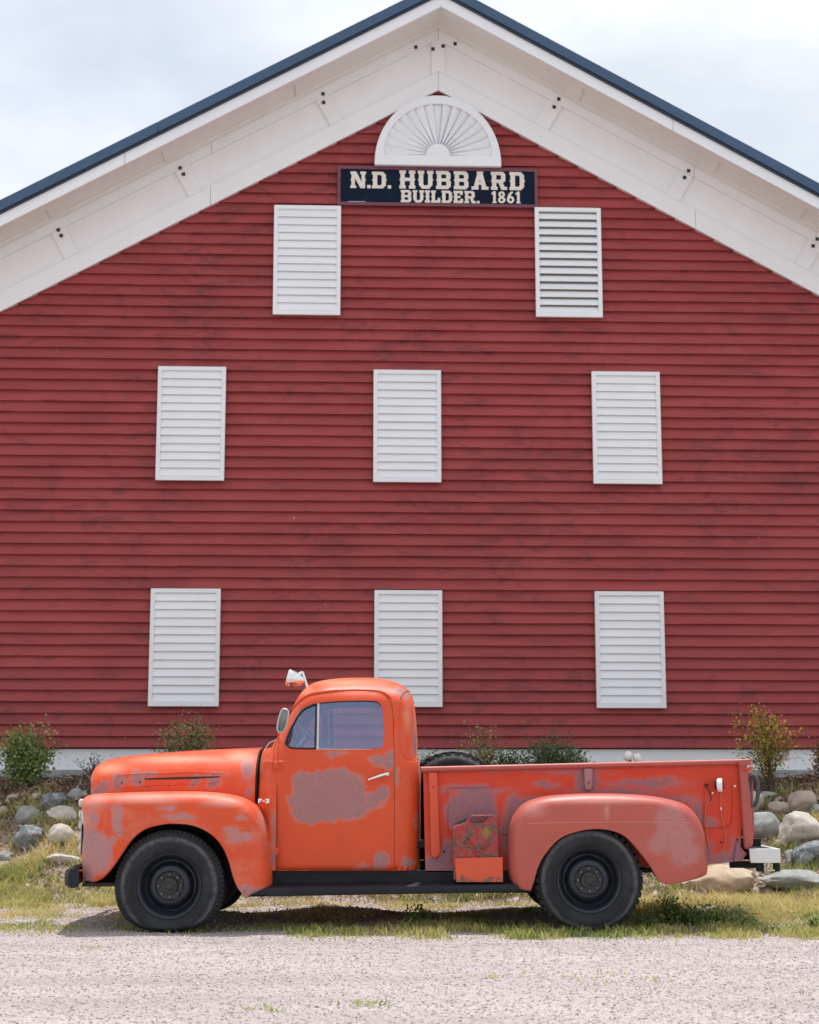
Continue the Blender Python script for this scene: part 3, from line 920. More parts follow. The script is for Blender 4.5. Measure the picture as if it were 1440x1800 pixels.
# ---- fenders: ribbon between the arch edge and the outer outline, rolled over the shoulder
def fender(outer_px, arch_px, y_out, y_in, R, depth, name, mat, nose=None, n=72, rear_in=None):
    O = resample(catmull([T(*p, y_out + 0.05) for p in outer_px], 6), n)
    A = resample(catmull([T(*p, y_out) for p in arch_px], 6), n)
    m_ = MB()
    rows = []
    for i in range(n):
        s = i / (n - 1)
        o, a = O[i], A[i]
        L = max(1e-4, float(np.linalg.norm(o - a)))
        dd = min(depth, L * 0.82)
        yo = y_out + (nose(s) if nose else 0.0)
        yi = y_in if rear_in is None else y_in + (rear_in - y_in) * min(1, max(0, (s - 0.62) / 0.2))
        prof = [(0.0, 0.045), (0.0, 0.006), (0.004 / L, 0.0), (0.03 / L, -0.002)]
        for k in range(1, 5):
            prof.append(((0.03 + (L - dd - 0.03) * k / 5) / L, -0.006 * math.sin(PI * k / 5)))
        rr = min(R, yi - yo - 0.01)
        for k in range(0, 13):
            an = PI / 2 * k / 12
            e = 2 / 2.35
            prof.append(((L - dd + dd * math.sin(an) ** e) / L, rr * (1 - math.cos(an) ** e)))
        for k in (0.35, 0.7, 1.0):
            prof.append((1.0, rr + (yi - yo - rr) * k))
        rows.append([(a[0] + (o[0] - a[0]) * g, yo + y_, a[1] + (o[1] - a[1]) * g) for g, y_ in prof])
    w_ = len(rows[0])
    m_.add([p for r in rows for p in r], [(i * w_ + k, i * w_ + k + 1, (i + 1) * w_ + k + 1, (i + 1) * w_ + k) for i in range(n - 1) for k in range(w_ - 1)])
    ob = m_.obj(name, mat, truck, smooth=50)
    md = ob.modifiers.new('thick', 'SOLIDIFY')
    md.thickness = 0.004
    md.offset = -1
    # dark liner inside the arch
    lin = MB()
    AL = [(a[0] + (o[0] - a[0]) * 0.12, a[1] + (o[1] - a[1]) * 0.12) for a, o in zip(A, O)]
    vs = [(x, y_out + 0.07, z) for x, z in AL] + [(x, 0.52, z) for x, z in AL]
    lin.add(vs, [(i, i + 1, i + 1 + n, i + n) for i in range(n - 1)])
    lo = lin.obj('wheel_liner', M_WELL, truck, smooth=60)
    for q in (ob, lo):
        c_ = mirror_obj(q)
        for mod in q.modifiers:
            x = c_.modifiers.new('thick', 'SOLIDIFY'); x.thickness = 0.004; x.offset = -1
    return ob

FF_OUT = [(140, 1551), (138.5, 1535), (139, 1500), (143.5, 1462), (142, 1430), (139, 1412), (143, 1403), (158, 1396.5), (200, 1394.5), (260, 1392.5), (320, 1392), (372, 1394),
          (412, 1400), (440, 1412), (458, 1432), (468, 1465), (473, 1510), (475, 1545), (472, 1564), (455, 1573), (437, 1578)]
FF_ARCH = [(147, 1552.5), (165, 1551), (181, 1543), (198, 1525), (213, 1503), (232, 1476), (255, 1458), (285, 1450), (310, 1448.5), (340, 1452), (368, 1465), (388, 1485), (401, 1512), (409, 1540), (417, 1560), (430, 1577)]
ff = fender(FF_OUT, FF_ARCH, -0.045, 0.44, 0.17, 0.135, 'front_fender', M_FF, nose=lambda s: 0.12 * max(0, 1 - s / 0.16) ** 2.2, rear_in=0.22)
RF_OUT = [(905, 1561), (897, 1540), (895, 1500), (896, 1462), (903, 1435), (922, 1413), (955, 1401), (1000, 1396.5), (1050, 1395), (1113, 1396.5), (1165, 1402), (1208, 1415), (1231, 1439), (1242, 1471), (1246, 1510), (1247, 1533), (1242, 1540), (1222, 1546)]
RF_ARCH = [(933, 1567), (939, 1550), (946, 1526), (958, 1503), (984, 1475), (1016, 1462), (1050, 1457.5), (1080, 1462), (1102, 1473), (1126, 1500), (1144, 1524), (1156, 1545), (1165, 1553), (1174, 1555)]
rf = fender(RF_OUT, RF_ARCH, -0.05, 0.235, 0.15, 0.12, 'rear_fender', M_RF)
bpy.context.view_layer.update()

def bvh(obs):
    vs, fs = [], []
    for o in obs:
        k = len(vs)
        vs += [v.co.copy() for v in o.data.vertices]
        fs += [tuple(i + k for i in p.vertices) for p in o.data.polygons]
    return BVHTree.FromPolygons(vs, fs)
def onto(tree, pts, lift=0.002, ydef=0.2):
    """push (x, z) points along +y onto the truck's near side"""
    res = []
    for x, z in pts:
        h = tree.ray_cast(Vector((x, -1.0, z)), Vector((0, 1, 0)))
        res.append((x, (h[0].y if h[0] is not None else ydef) - lift, z))
    return res
# raised swage lines on the fenders
tr_f = bvh([ff, rf])
def line_on(tree, pxs, yd, r, name, mat, lift=0.0, n=6, seg=6):
    pts = catmull([T(*p, yd) for p in pxs], n)
    return MB().tube(onto(tree, pts, lift), r, seg).obj(name, mat, truck, smooth=60)
line_on(tr_f, [(148, 1463), (170, 1463.5), (200, 1463), (222, 1463.5), (231, 1469)], -0.04, 0.0035, 'fender_swage', M_FF)
line_on(tr_f, [(386, 1460), (410, 1460), (440, 1459.5), (458, 1459)], -0.04, 0.003, 'fender_swage', M_FF)
line_on(tr_f, [(925, 1448), (970, 1446.5), (1040, 1445.5), (1110, 1445), (1170, 1445.5), (1212, 1446.5)], -0.04, 0.003, 'fender_swage', M_SWAGE)

# ---- hood
ht = [(153.6, 1393), (153.9, 1376), (154.8, 1364), (157.5, 1354), (163, 1345.5), (174, 1338), (196, 1332.5), (240, 1327), (300, 1322.5), (360, 1319), (420, 1316.5), (452, 1315.5)]
hb = [(153.5, 1396), (200, 1394), (300, 1391), (370, 1394), (410, 1400), (436, 1406), (452, 1404)]
HT_ = [(T(*p, 0.42)[0], T(*p, 0.75)[1]) for p in ht]
HB_ = [T(*p, 0.42) for p in hb]
hx = np.array([p[0] for p in HT_]); hzv = np.array([p[1] for p in HT_])
bx_ = np.array([p[0] for p in HB_]); bzv = np.array([p[1] for p in HB_])
xs = np.concatenate([hx[0] + (hx[-1] - hx[0]) * (np.linspace(0, 1, 64) ** 2.8)])
cm = np.array(catmull(HT_, 8))
m_ = MB()
rows = []
K = 48
for x in xs:
    zt = float(np.interp(x, cm[:, 0], cm[:, 1]))
    s = (x - xs[0]) / (xs[-1] - xs[0])
    zb = float(np.interp(x, bx_, bzv)) - 0.03
    zt = max(zt, zb + 0.02)
    wd = (0.44 + 0.16 * s) * (1 - 0.10 * max(0, 1 - s / 0.06) ** 2)
    row_ = []
    for k in range(K + 1):
        a = -PI / 2 + PI * k / K
        e = 2 / (2.9)
        sh_ = 0.05 * max(0, 1 - s / 0.22) ** 1.5 * (1 - abs(math.sin(a)) ** 1.6)
        row_.append((x - sh_ + 0.012 * max(0, 1 - s / 0.22), YC + wd * math.copysign(abs(math.sin(a)) ** e, math.sin(a)), zb + (zt - zb) * abs(math.cos(a)) ** e))
    rows.append(row_)
w_ = K + 1
m_.add([p for r in rows for p in r], [(i * w_ + k, i * w_ + k + 1, (i + 1) * w_ + k + 1, (i + 1) * w_ + k) for i in range(len(xs) - 1) for k in range(w_ - 1)] + [tuple(range(w_))])
hood = m_.obj('hood', M_HOOD, truck, smooth=55)
tr_h = bvh([hood])
# hood spear: pressed outline, slot and trim holes
sp = catmull([T(*p, 0.36) for p in [(203, 1364), (230, 1361), (300, 1358.5), (360, 1358), (392, 1360), (388, 1366), (372, 1376), (320, 1378.5), (250, 1382), (208, 1386), (200, 1378)]], 5, closed=True)
MB().tube(onto(tr_h, sp, 0.0), 0.0045, 6, closed=True).obj('hood_pressing', M_HOOD, truck, smooth=60)
slot = [(252, 1368.2), (300, 1366.5), (340, 1365.3), (387, 1364.6), (387, 1366.6), (340, 1369.2), (300, 1370), (252, 1370.6)]
pp = onto(tr_h, [T(*p, 0.36) for p in slot], 0.003)
MB().add(pp, [tuple(range(len(pp)))]).obj('hood_slot', M_SEAL, truck)
for p in [(211, 1376), (244, 1375), (219, 1366.5), (254, 1366), (337, 1362), (375, 1362), (340, 1381), (376, 1378), (296, 1382), (256, 1384), (220, 1384)]:
    big = 0.007 if p in ((211, 1376), (244, 1375)) else 0.0038
    q = onto(tr_h, [T(*p, 0.36)], 0.001)[0]
    MB().lathe([(0, -0.001), (big, -0.001), (big, 0.004)], 10).move(Matrix.Translation(q)).obj('trim_hole', M_SEAL, truck)
# bead along the hood's nose edge, dark joint at hood rear
line_ = []
for x in xs:
    zt = float(np.interp(x, cm[:, 0], cm[:, 1]))
    s_x = (x - xs[0]) / (xs[-1] - xs[0])
    line_.append((x - 0.038 * max(0, 1 - s_x / 0.22) ** 1.5 - 0.001, YC, zt + 0.001))
MB().tube(line_, 0.007, 8).obj('hood_centre_bead', M_HOOD, truck, smooth=60)
rp = [(r[0] + 0.008, r[1], r[2]) for r in rows[-1]]
rp = [(x, YC + (y - YC) * 0.985, z - 0.004) for x, y, z in rp]
MB().tube(rp, 0.005, 6).obj('hood_joint', M_SEAL, truck)

# ---- cab shell
def lv(py, y=0.3):
    return T(720, py, y)[1]
CF = [(457, 1532), (457, 1420), (457, 1350), (459, 1336), (470, 1318), (486, 1287), (499, 1263), (512, 1237), (523, 1219), (539, 1203), (562, 1194), (605, 1188.5), (640, 1187.3)]
CR = [(740, 1532), (740, 1420), (740, 1360), (738, 1341), (734.5, 1330), (734, 1292), (731, 1250), (727, 1226), (718, 1210), (697, 1197), (673, 1190.5), (655, 1188), (640, 1187.3)]
def prof(px, z_only=False):
    res = []
    for x, y in px:
        k = min(1, max(0, (1240 - y) / 50))
        res.append(T(x, y, 0.22 + 0.30 * k))
    return np.array(res)
cf, crr = np.array(catmull(prof(CF), 6)), np.array(catmull(prof(CR), 6))
Z_BELT, Z_TOP, Z_BOT = lv(1338, 0.16), float(cf[-1, 1]), lv(1531, 0.16)
Z_R1 = lv(1243, 0.25)
def cab_mesh(off):
    zs = [Z_BOT + off] + list(np.linspace(Z_BOT + 0.05, Z_BELT - 0.03, 10)) + [Z_BELT - 0.012, Z_BELT - 0.004, Z_BELT + 0.006, Z_BELT + 0.016] + list(np.linspace(Z_BELT + 0.05, Z_R1, 12))
    zs += [Z_R1 + (Z_TOP - off - Z_R1) * math.sin(PI / 2 * k / 22) for k in range(1, 22)] + [Z_TOP - off - 0.0008]
    vs, n = [], 120
    def at(arr, z):
        i = np.argsort(arr[:, 1])
        return float(np.interp(z, arr[i, 1], arr[i, 0]))
    for z in zs:
        zq = z
        if z > Z_R1:                               # scale the offset shell's roof back to the outline
            zq = Z_R1 + (z - Z_R1) * (Z_TOP - Z_R1) / (Z_TOP - off - Z_R1)
        xf, xr = at(cf, zq) + off, at(crr, zq) - off
        if z <= Z_BELT - 0.004:
            wv = 0.745 - 0.012 * ((Z_BELT - z) / (Z_BELT - Z_BOT)) ** 2
        elif z <= Z_R1:
            u = (z - Z_BELT) / (Z_R1 - Z_BELT)
            wv = 0.733 - 0.065 * max(0, u) - 0.006 * max(0, u) ** 2
        else:
            q = (zq - Z_R1) / (Z_TOP - Z_R1)
            wv = 0.662 * max(1e-4, 1 - q ** 2.3) ** (1 / 2.3)
        wv = max(0.01, wv - off)
        xc, a = (xf + xr) / 2, max(0.01, (xr - xf) / 2)
        q = 0 if z <= Z_R1 else (zq - Z_R1) / (Z_TOP - Z_R1)
        ex = 2 / (7.0 - 3.6 * q)
        for k in range(n):
            t = 2 * PI * (k + 0.5) / n
            cs, sn = math.cos(t), math.sin(t)
            vs.append((xc + a * math.copysign(abs(cs) ** ex, cs), YC + wv * math.copysign(abs(sn) ** ex, sn), z))
    fs = []
    for i in range(len(zs) - 1):
        for k in range(n):
            j = (k + 1) % n
            fs.append((i * n + k, i * n + j, (i + 1) * n + j, (i + 1) * n + k))
    fs.append(tuple(range(n - 1, -1, -1)))
    top = len(vs)
    xt = sum(v[0] for v in vs[-n:]) / n
    vs.append((xt, YC, zs[-1] + 0.0008))
    b0 = (len(zs) - 1) * n
    fs += [(b0 + k, b0 + (k + 1) % n, top) for k in range(n)]
    return MB().add(vs, fs)
def tmp(mb, name='tmp'):
    return mb.obj(name, None, None)
def boolean(base_me, cutters, op):
    o = bpy.data.objects.new('tmp', base_me)
    COL.objects.link(o)
    for c_ in cutters:
        md = o.modifiers.new('b', 'BOOLEAN')
        md.operation = op
        md.solver = 'EXACT'
        md.object = c_
    bpy.context.view_layer.update()
    dg = bpy.context.evaluated_depsgraph_get()
    me_ = bpy.data.meshes.new_from_object(o.evaluated_get(dg))
    bpy.data.objects.remove(o)
    return me_
outer_o, inner_o = tmp(cab_mesh(0.0)), tmp(cab_mesh(0.035))
WIN = catmull([(502, 1304), (511, 1279), (525.5, 1253), (537, 1242.5), (558, 1235.5), (605, 1231.5), (655, 1231.5), (667, 1236), (672.5, 1250), (675.5, 1290), (673, 1309), (665, 1316), (620, 1317.5), (578, 1318), (518, 1317), (506, 1313)], 5, closed=True)
DOOR = catmull([(480.5, 1420), (480, 1345), (481, 1322), (486, 1296), (497, 1270), (508, 1252), (531, 1230), (552, 1221.5), (605, 1216.5), (650, 1216.5), (672, 1221), (684, 1229.5), (689.5, 1247), (692, 1292), (693, 1400)], 5) + [(693.5, 1527.5), (480.5, 1527.5)]
win2 = [T(*p, 0.20) for p in WIN]
door2 = [T(*p, 0.18) for p in DOOR]
dc = np.mean(np.array(door2), 0)
def grow(poly, g):
    P_ = np.array(poly)
    res = []
    n = len(P_)
    for i in range(n):
        t = P_[(i + 1) % n] - P_[i - 1]
        nn = np.array([t[1], -t[0]]) / (np.linalg.norm(t) + 1e-9)
        if np.dot(nn, P_[i] - dc) < 0: nn = -nn
        res.append(tuple(P_[i] + nn * g))
    return res
cw = tmp(MB().prism(win2, -0.5, 2.5))
cb = tmp(MB().add([(x, y, z) for x in (T(690, 1270, .9)[0], T(780, 1270, .9)[0]) for y, z in rrect(YC - 0.42, YC + 0.42, lv(1302, 1.0), lv(1240, 1.0), 0.06)],
                  [tuple(range(24)), tuple(range(47, 23, -1))] + [(i, (i + 1) % 24, (i + 1) % 24 + 24, i + 24) for i in range(24)]))
cws = tmp(MB().add([(x, y, z) for x in (T(430, 1270, .9)[0], T(545, 1270, .9)[0]) for y, z in rrect(YC - 0.54, YC + 0.54, lv(1310, 0.9), lv(1245, 0.9), 0.07)],
                   [tuple(range(24)), tuple(range(47, 23, -1))] + [(i, (i + 1) % 24, (i + 1) % 24 + 24, i + 24) for i in range(24)]))
shell = boolean(outer_o.data, [inner_o, cw, cb, cws], 'DIFFERENCE')
dn, df_ = tmp(MB().prism(grow(door2, 0.0035), -0.5, 0.45)), tmp(MB().prism(grow(door2, 0.0035), 1.35, 2.5))
dn2, df2 = tmp(MB().prism(door2, -0.5, 0.45)), tmp(MB().prism(door2, 1.35, 2.5))
cab_me = boolean(shell, [dn, df_], 'DIFFERENCE')
door_me = boolean(shell, [dn2], 'INTERSECT')
door_me2 = boolean(shell, [df2], 'INTERSECT')
om = outer_o.data
om.polygons.foreach_set('use_smooth', [True] * len(om.polygons))
ovs = [v.co.copy() for v in om.vertices]
ofs = [tuple(p.vertices) for p in om.polygons]
otree = BVHTree.FromPolygons(ovs, ofs)
onor = [v.normal.copy() for v in om.vertices]
def smooth_from_outer(me_):
    me_.polygons.foreach_set('use_smooth', [True] * len(me_.polygons))
    nor = []
    for p in me_.polygons:
        for li in p.loop_indices:
            co = me_.vertices[me_.loops[li].vertex_index].co
            l_, nn, idx, dist = otree.find_nearest(co)
            if dist is not None and dist < 0.002 and nn.dot(p.normal) > 0.85:
                f_ = ofs[idx]
                wts = [1 / ((ovs[i] - co).length + 1e-4) for i in f_]
                q = sum((onor[i] * w__ for i, w__ in zip(f_, wts)), Vector())
                nor.append(q.normalized())
            else:
                nor.append(p.normal.copy())
    me_.normals_split_custom_set(nor)
for me_ in (cab_me, door_me, door_me2):
    me_.materials.clear()
    smooth_from_outer(me_)
cab = link('cab', cab_me, M_CAB, truck)
door = link('door', door_me, M_BODY, truck)
door_far = link('door', door_me2, M_BODY, truck)
tr_c = BVHTree.FromPolygons(ovs, ofs)
# lining inside the cab, floor, seat, dash, wheel
lin_me = cab_mesh(0.045)
lin_o = tmp(lin_me)
cw2 = tmp(MB().prism(grow(win2, 0.0), -0.5, 2.5))
lm = boolean(lin_o.data, [cw, cb, cws, tmp(cab_mesh(0.055))], 'DIFFERENCE')
lm.materials.clear()
link('cab_lining', lm, M_INT, cab)
zs_ = lv(1322, 0.3)
MB().box(T(640, 1400, .5)[0], T(700, 1400, .5)[0], YC - 0.6, YC + 0.6, Z_BOT + 0.35, zs_ - 0.02).obj('seat', M_SEAT, cab, bevel=0.05, seg=3, smooth=40)
MB().box(T(560, 1400, .5)[0], T(650, 1400, .5)[0], YC - 0.6, YC + 0.6, Z_BOT + 0.2, Z_BOT + 0.42).obj('seat', M_SEAT, cab, bevel=0.05, seg=3, smooth=40)
MB().box(T(478, 1400, .5)[0], T(512, 1400, .5)[0], YC - 0.66, YC + 0.66, zs_ - 0.25, zs_ - 0.015).obj('dashboard', M_INT, cab, bevel=0.03, seg=3, smooth=40)
wc = T(543, 1302, 0.5)
sw = MB()
sw.tube([(0.20 * math.cos(a), 0.20 * math.sin(a), 0) for a in np.linspace(0, 2 * PI, 40, endpoint=False)], 0.012, 8, closed=True)
for a in (0.5, 2.6, 4.7):
    sw.tube([(0, 0, -0.03), (0.19 * math.cos(a), 0.19 * math.sin(a), 0)], 0.007, 6)
sw.tube([(0, 0, -0.03), (0, 0, -0.40)], 0.02, 8)
sw.move(Matrix.Translation((wc[0], 0.55, wc[1] + 0.05)) @ Matrix.Rotation(math.radians(40), 4, 'Y'))
sw.obj('steering_wheel', M_DULL, cab, smooth=50)
# glass
gz = 0.012
def glass_on(poly, name, parent, far=False):
    pts = resample(list(poly) + [poly[0]], 48)[:-1]
    vs = []
    for x, z in pts:
        u = (z - Z_BELT) / (Z_R1 - Z_BELT)
        wv = 0.733 - 0.065 * u - 0.006 * u * u - 0.020
        vs.append((x, YC + wv if far else YC - wv, z))
    n = len(vs)
    cx = Vector((sum(v[0] for v in vs) / n, sum(v[1] for v in vs) / n, sum(v[2] for v in vs) / n))
    vs2 = vs + [(x, y + 0.004, z) for x, y, z in vs]
    return MB().add(vs2, [tuple(range(n)), tuple(range(2 * n - 1, n - 1, -1))] + [(i, (i + 1) % n, (i + 1) % n + n, i + n) for i in range(n)]).obj(name, M_GLASS, parent)
xdiv = T(556, 1270, 0.2)[0]
wp = [tuple(p) for p in grow(win2, 0.008)]
vent = [p for p in wp if p[0] < xdiv - 0.01]
def clip(poly, x0, keep_left):
    res = []
    n = len(poly)
    for i in range(n):
        a, b_ = poly[i], poly[(i + 1) % n]
        ia, ib = (a[0] < x0) == keep_left, (b_[0] < x0) == keep_left
        if ia: res.append(a)
        if ia != ib:
            t = (x0 - a[0]) / (b_[0] - a[0])
            res.append((x0, a[1] + t * (b_[1] - a[1])))
    return res
for far, dr in ((False, door), (True, door_far)):
    vent, main = clip(wp, xdiv - 0.008, True), clip(wp, xdiv + 0.008, False)
    glass_on(vent, 'vent_glass', dr, far)
    glass_on(main, 'window_glass', dr, far)
    def side(x, z, o=0.0):
        u = (z - Z_BELT) / (Z_R1 - Z_BELT)
        wv = 0.733 - 0.065 * u - 0.006 * u * u - 0.012 + o
        return (x, YC + wv if far else YC - wv, z)
    ve = resample([p for p in clip([tuple(q) for q in grow(win2, -0.006)], xdiv - 0.004, True)] , 40)
    MB().tube([side(x, z) for x, z in ve], 0.009, 6, closed=True).obj('vent_seal', M_SEAL, dr, smooth=60)
    zt_, zb_ = T(556, 1237, .2)[1], T(556, 1317, .2)[1]
    MB().tube([side(xdiv + 0.012, zb_ - 0.005), side(xdiv + 0.012, zt_ + 0.005)], 0.010, 6).obj('vent_bar', M_DULL, dr, smooth=60)
    x2 = T(568, 1270, .2)[0]
    MB().tube([side(x2, zb_ - 0.005, -0.03), side(x2, zt_ + 0.005, -0.03)], 0.014, 4).obj('window_channel', M_INT, dr)
    MB().tube([side(T(p, 1318, .2)[0], T(p, 1317.5, .2)[1], 0.004) for p in np.linspace(560, 664, 8)], 0.006, 6).obj('window_wiper_strip', M_DULL, dr, smooth=60)
# windscreen and rear panes (thin slabs)
def pane(xb, zb, xt, zt, y0, y1, name):
    MB().add([(xb, y0, zb), (xb, y1, zb), (xt, y1, zt), (xt, y0, zt), (xb + .005, y0, zb), (xb + .005, y1, zb), (xt + .005, y1, zt), (xt + .005, y0, zt)],
             [(0, 1, 2, 3), (7, 6, 5, 4), (0, 4, 5, 1), (1, 5, 6, 2), (2, 6, 7, 3), (3, 7, 4, 0)]).obj(name, M_GLASS, cab)
a, b_ = T(478, 1311, 0.4), T(512, 1243, 0.4)
pane(a[0] + 0.012, a[1], b_[0] + 0.012, b_[1], YC - 0.55, YC - 0.005, 'windscreen')
pane(a[0] + 0.012, a[1], b_[0] + 0.012, b_[1], YC + 0.005, YC + 0.55, 'windscreen')
a, b_ = T(733, 1304, 0.6), T(729, 1238, 0.6)
pane(a[0] - 0.03, a[1], b_[0] - 0.04, b_[1], YC - 0.43, YC + 0.43, 'rear_window')
# drip rail, roof seam, belt bead
def on_cab(pxs, yd, r, name, mat, lift=0.0, n=6, parent=None, closed=False):
    pts = catmull([T(*p, yd) for p in pxs], n, closed)
    return MB().tube(onto(tr_c, pts, lift), r, 6, closed=closed).obj(name, mat, parent or truck, smooth=60)
on_cab([(488, 1287), (500, 1262), (511, 1246), (531, 1226.5), (552, 1217.5), (605, 1212), (650, 1212), (674, 1216), (687, 1226)], 0.22, 0.008, 'drip_rail', M_CAB, 0.004, parent=cab)
on_cab([(704, 1228), (708, 1220), (714, 1214), (720, 1211)], 0.25, 0.0035, 'roof_seam', M_SEAL, 0.0, parent=cab)
on_cab([(704, 1229), (703, 1260), (702, 1300), (706, 1322), (716, 1333), (730, 1337)], 0.2, 0.004, 'corner_bead', M_CAB, 0.0, parent=cab)
# handle, hinges
hp = catmull([T(*p, 0.1) for p in [(647, 1371), (660, 1366.5), (674, 1362), (683, 1360)]], 4)
hd = MB().tube([(x, 0.105, z) for x, z in hp], [0.006 + 0.006 * min(1, i / 6) for i in range(len(hp))], 8)
xq, zq = T(681, 1361, 0.12)
hd.add(*(lambda q: (q.v, q.f))(MB().tube([(xq, 0.105, zq), (xq, 0.17, zq)], 0.014, 10)))
hd.obj('door_handle', M_CHROME, door, smooth=50)
for py in (1346, 1497):
    x, z = T(484.5, py, 0.12)
    y = onto(tr_c, [(x, z)], 0)[0][1]
    MB().box(x - 0.016, x + 0.018, y - 0.022, y + 0.02, z - 0.028, z + 0.028).obj('door_hinge', M_CAB, door, bevel=0.006, smooth=40)
# ---- cowl between hood and doors
m_ = MB()
rows = []
ctop = [T(*p, 0.6) for p in [(449, 1317.5), (458, 1316), (466, 1314), (474, 1313), (486, 1312)]]
for i in range(9):
    t = i / 8
    px = 450.0 + (486 - 450.0) * t
    x = T(px, 1400, 0.16)[0]
    zt = float(np.interp(x, [p[0] for p in ctop], [p[1] for p in ctop])) - 0.006 * (1 - t)
    zb = T(px, 1530, 0.2)[1]
    wd = 0.598 + 0.140 * min(1, t * 1.6) ** 0.6
    e = 2 / (3.2 + 3.0 * min(1, t * 1.5))
    ns = 40
    rows.append([(x, YC + wd * math.copysign(abs(math.sin(a_)) ** e, math.sin(a_)), zb + (zt - zb) * abs(math.cos(a_)) ** e) for a_ in [-PI / 2 + PI * k / ns for k in range(ns + 1)]])
w_ = 41
m_.add([p for r in rows for p in r], [(i * w_ + k, i * w_ + k + 1, (i + 1) * w_ + k + 1, (i + 1) * w_ + k) for i in range(8) for k in range(w_ - 1)] + [tuple(range(w_))])
cowl = m_.obj('cowl', M_CAB, truck, smooth=60)
tr_w = bvh([cowl])
yb = 0.15
def chip(rects, x0, z0, s):
    o = MB()
    for a in rects:
        o.box(x0 + a[0] * s, x0 + a[2] * s, yb - 0.008, yb, z0 + a[1] * s, z0 + a[3] * s)
    return o
ex, ez = T(453.5, 1412, 0.15)
s_ = T(474, 1408, .15)[0] - ex
s_ /= 24.0
yb = min(onto(tr_w, [T(p, 1408, 0.15)], 0)[0][1] for p in (458, 466, 472)) - 0.002
em = MB()
polyF = [R4(0, 0, 2.6, 9), R4(0, 6.4, 8, 9), R4(0, 3.2, 6.4, 5.4)]
polyD = [R4(9.4, 3.3, 13.8, 5.6)]
poly3 = [R4(15, 6.4, 22, 9), R4(15, 0, 22, 2.6), R4(20, 0, 23, 9), R4(16.5, 3.4, 22, 5.6)]
ro = region([[(ex + a * s_, ez + b_ * s_) for a, b_ in p] for p in polyF + polyD + poly3], [], 0.010, yb + 0.006)
ro.obj('emblem', M_CHROME, truck)

# ---- cowl roof spotlight, mirror, aerials
sx, sz = T(519, 1194, 0.5)
sp_o = empty('spotlight', (0, 0, 0), 0, truck)
prof_ = [(0.0, 0.062), (0.012, 0.060), (0.028, 0.045), (0.045, 0.015), (0.053, -0.015), (0.056, -0.040), (0.053, -0.052), (0.050, -0.046), (0.0, -0.060)]
MB().lathe([(r, h) for r, h in prof_], 28, axis='X').move(Matrix.Translation((sx, 0.5, sz)) @ Matrix.Rotation(math.radians(14), 4, 'Y') @ Matrix.Scale(1.2, 4)).obj('lamp_housing', M_CHROME, sp_o, smooth=50)
bxp, bzp = T(541, 1203, 0.5)
bt = T(532, 1181, 0.5)
MB().tube([(bxp, 0.5, bzp - 0.03), (bt[0], 0.5, bt[1])], 0.011, 8).add(*(lambda q: (q.v, q.f))(MB().tube([(bt[0], 0.5, bt[1]), (bt[0] - 0.03, 0.5, bt[1] - 0.025)], [0.012, 0.02], 8))).obj('lamp_bracket', M_CHROME, sp_o, smooth=50)
mo = empty('mirror', (0, 0, 0), 0, truck)
mx_, mz_ = T(497.5, 1267, -0.02)
mp_ = [(0.033 * math.copysign(abs(math.cos(a)) ** 0.6, math.cos(a)), 0.088 * math.copysign(abs(math.sin(a)) ** 0.75, math.sin(a))) for a in np.linspace(0, 2 * PI, 28, endpoint=False)]
rot = Matrix.Translation((mx_, -0.02, mz_)) @ Matrix.Rotation(math.radians(12), 4, 'Y')
MB().prism(mp_, -0.012, 0.012).move(rot).obj('mirror_shell', M_MIRR, mo, bevel=0.006, smooth=50)
MB().tube([(x, -0.010, z) for x, z in mp_], 0.007, 6, closed=True).move(rot).obj('mirror_rim', M_DULL, mo, smooth=60)
a, b_, c_ = T(490, 1285, 0.0), T(488, 1330, 0.1), T(491, 1354, 0.13)
MB().tube([(mx_ - 0.01, 0.0, mz_), (a[0], 0.02, a[1]), (b_[0], 0.10, b_[1]), (c_[0], 0.135, c_[1])], 0.0055, 8).obj('mirror_arm', M_CAB, mo, smooth=60)
a, b_ = T(489, 1300, 0.03), T(518, 1328, 0.14)
MB().tube([(a[0], 0.03, a[1]), (b_[0], 0.145, b_[1])], 0.004, 6).obj('mirror_stay', M_CAB, mo, smooth=60)
a, b_ = T(466, 1318, 0.5), T(474, 1309, 0.5)
MB().tube([(a[0], 0.45, a[1]), (b_[0], 0.45, b_[1] + 0.01), (b_[0] + 0.05, 0.75, b_[1] + 0.05)], 0.005, 6).obj('wiper_arm', M_DULL, cab, smooth=60)

# ---- sills, running boards, underbody
b0, b1 = T(437, 1564, -0.02), T(916, 1557, -0.02)
def runboard():
    m_ = MB()
    n = 24
    rows = []
    for i in range(n + 1):
        t = i / n
        px = 437 + (918 - 437) * t
        if t < 0.10:
            k = (1 - t / 0.10) ** 2
        else:
            k = 0
        zt = T(px, 1560 - 6 * t - 0 + 14 * k, -0.02)[1]
        zb = T(px, 1577 - 8.5 * t, -0.02)[1]
        x = T(px, 1565, -0.02)[0]
        zm = (zt + zb) / 2
        pr = [(-0.022, zb + 0.004), (-0.030, zm), (-0.022, zt - 0.006), (-0.004, zt), (0.06, zt + 0.006), (0.24, zt + 0.008), (0.24, zb), (0.0, zb)]
        rows.append([(x, y, z) for y, z in pr])
    w_ = 8
    m_.add([p for r in rows for p in r], [(i * w_ + k, i * w_ + (k + 1) % w_, (i + 1) * w_ + (k + 1) % w_, (i + 1) * w_ + k) for i in range(n) for k in range(w_)] + [tuple(range(w_ - 1, -1, -1)), tuple(range(n * w_, n * w_ + w_))])
    return m_.obj('running_board', M_BLK, truck, smooth=45)
rb = runboard()
RB_Z = T(840, 1553, -0.02)[1]
mirror_obj(rb)
z0, z1 = T(600, 1570, 0.2)[1], Z_BOT + 0.004
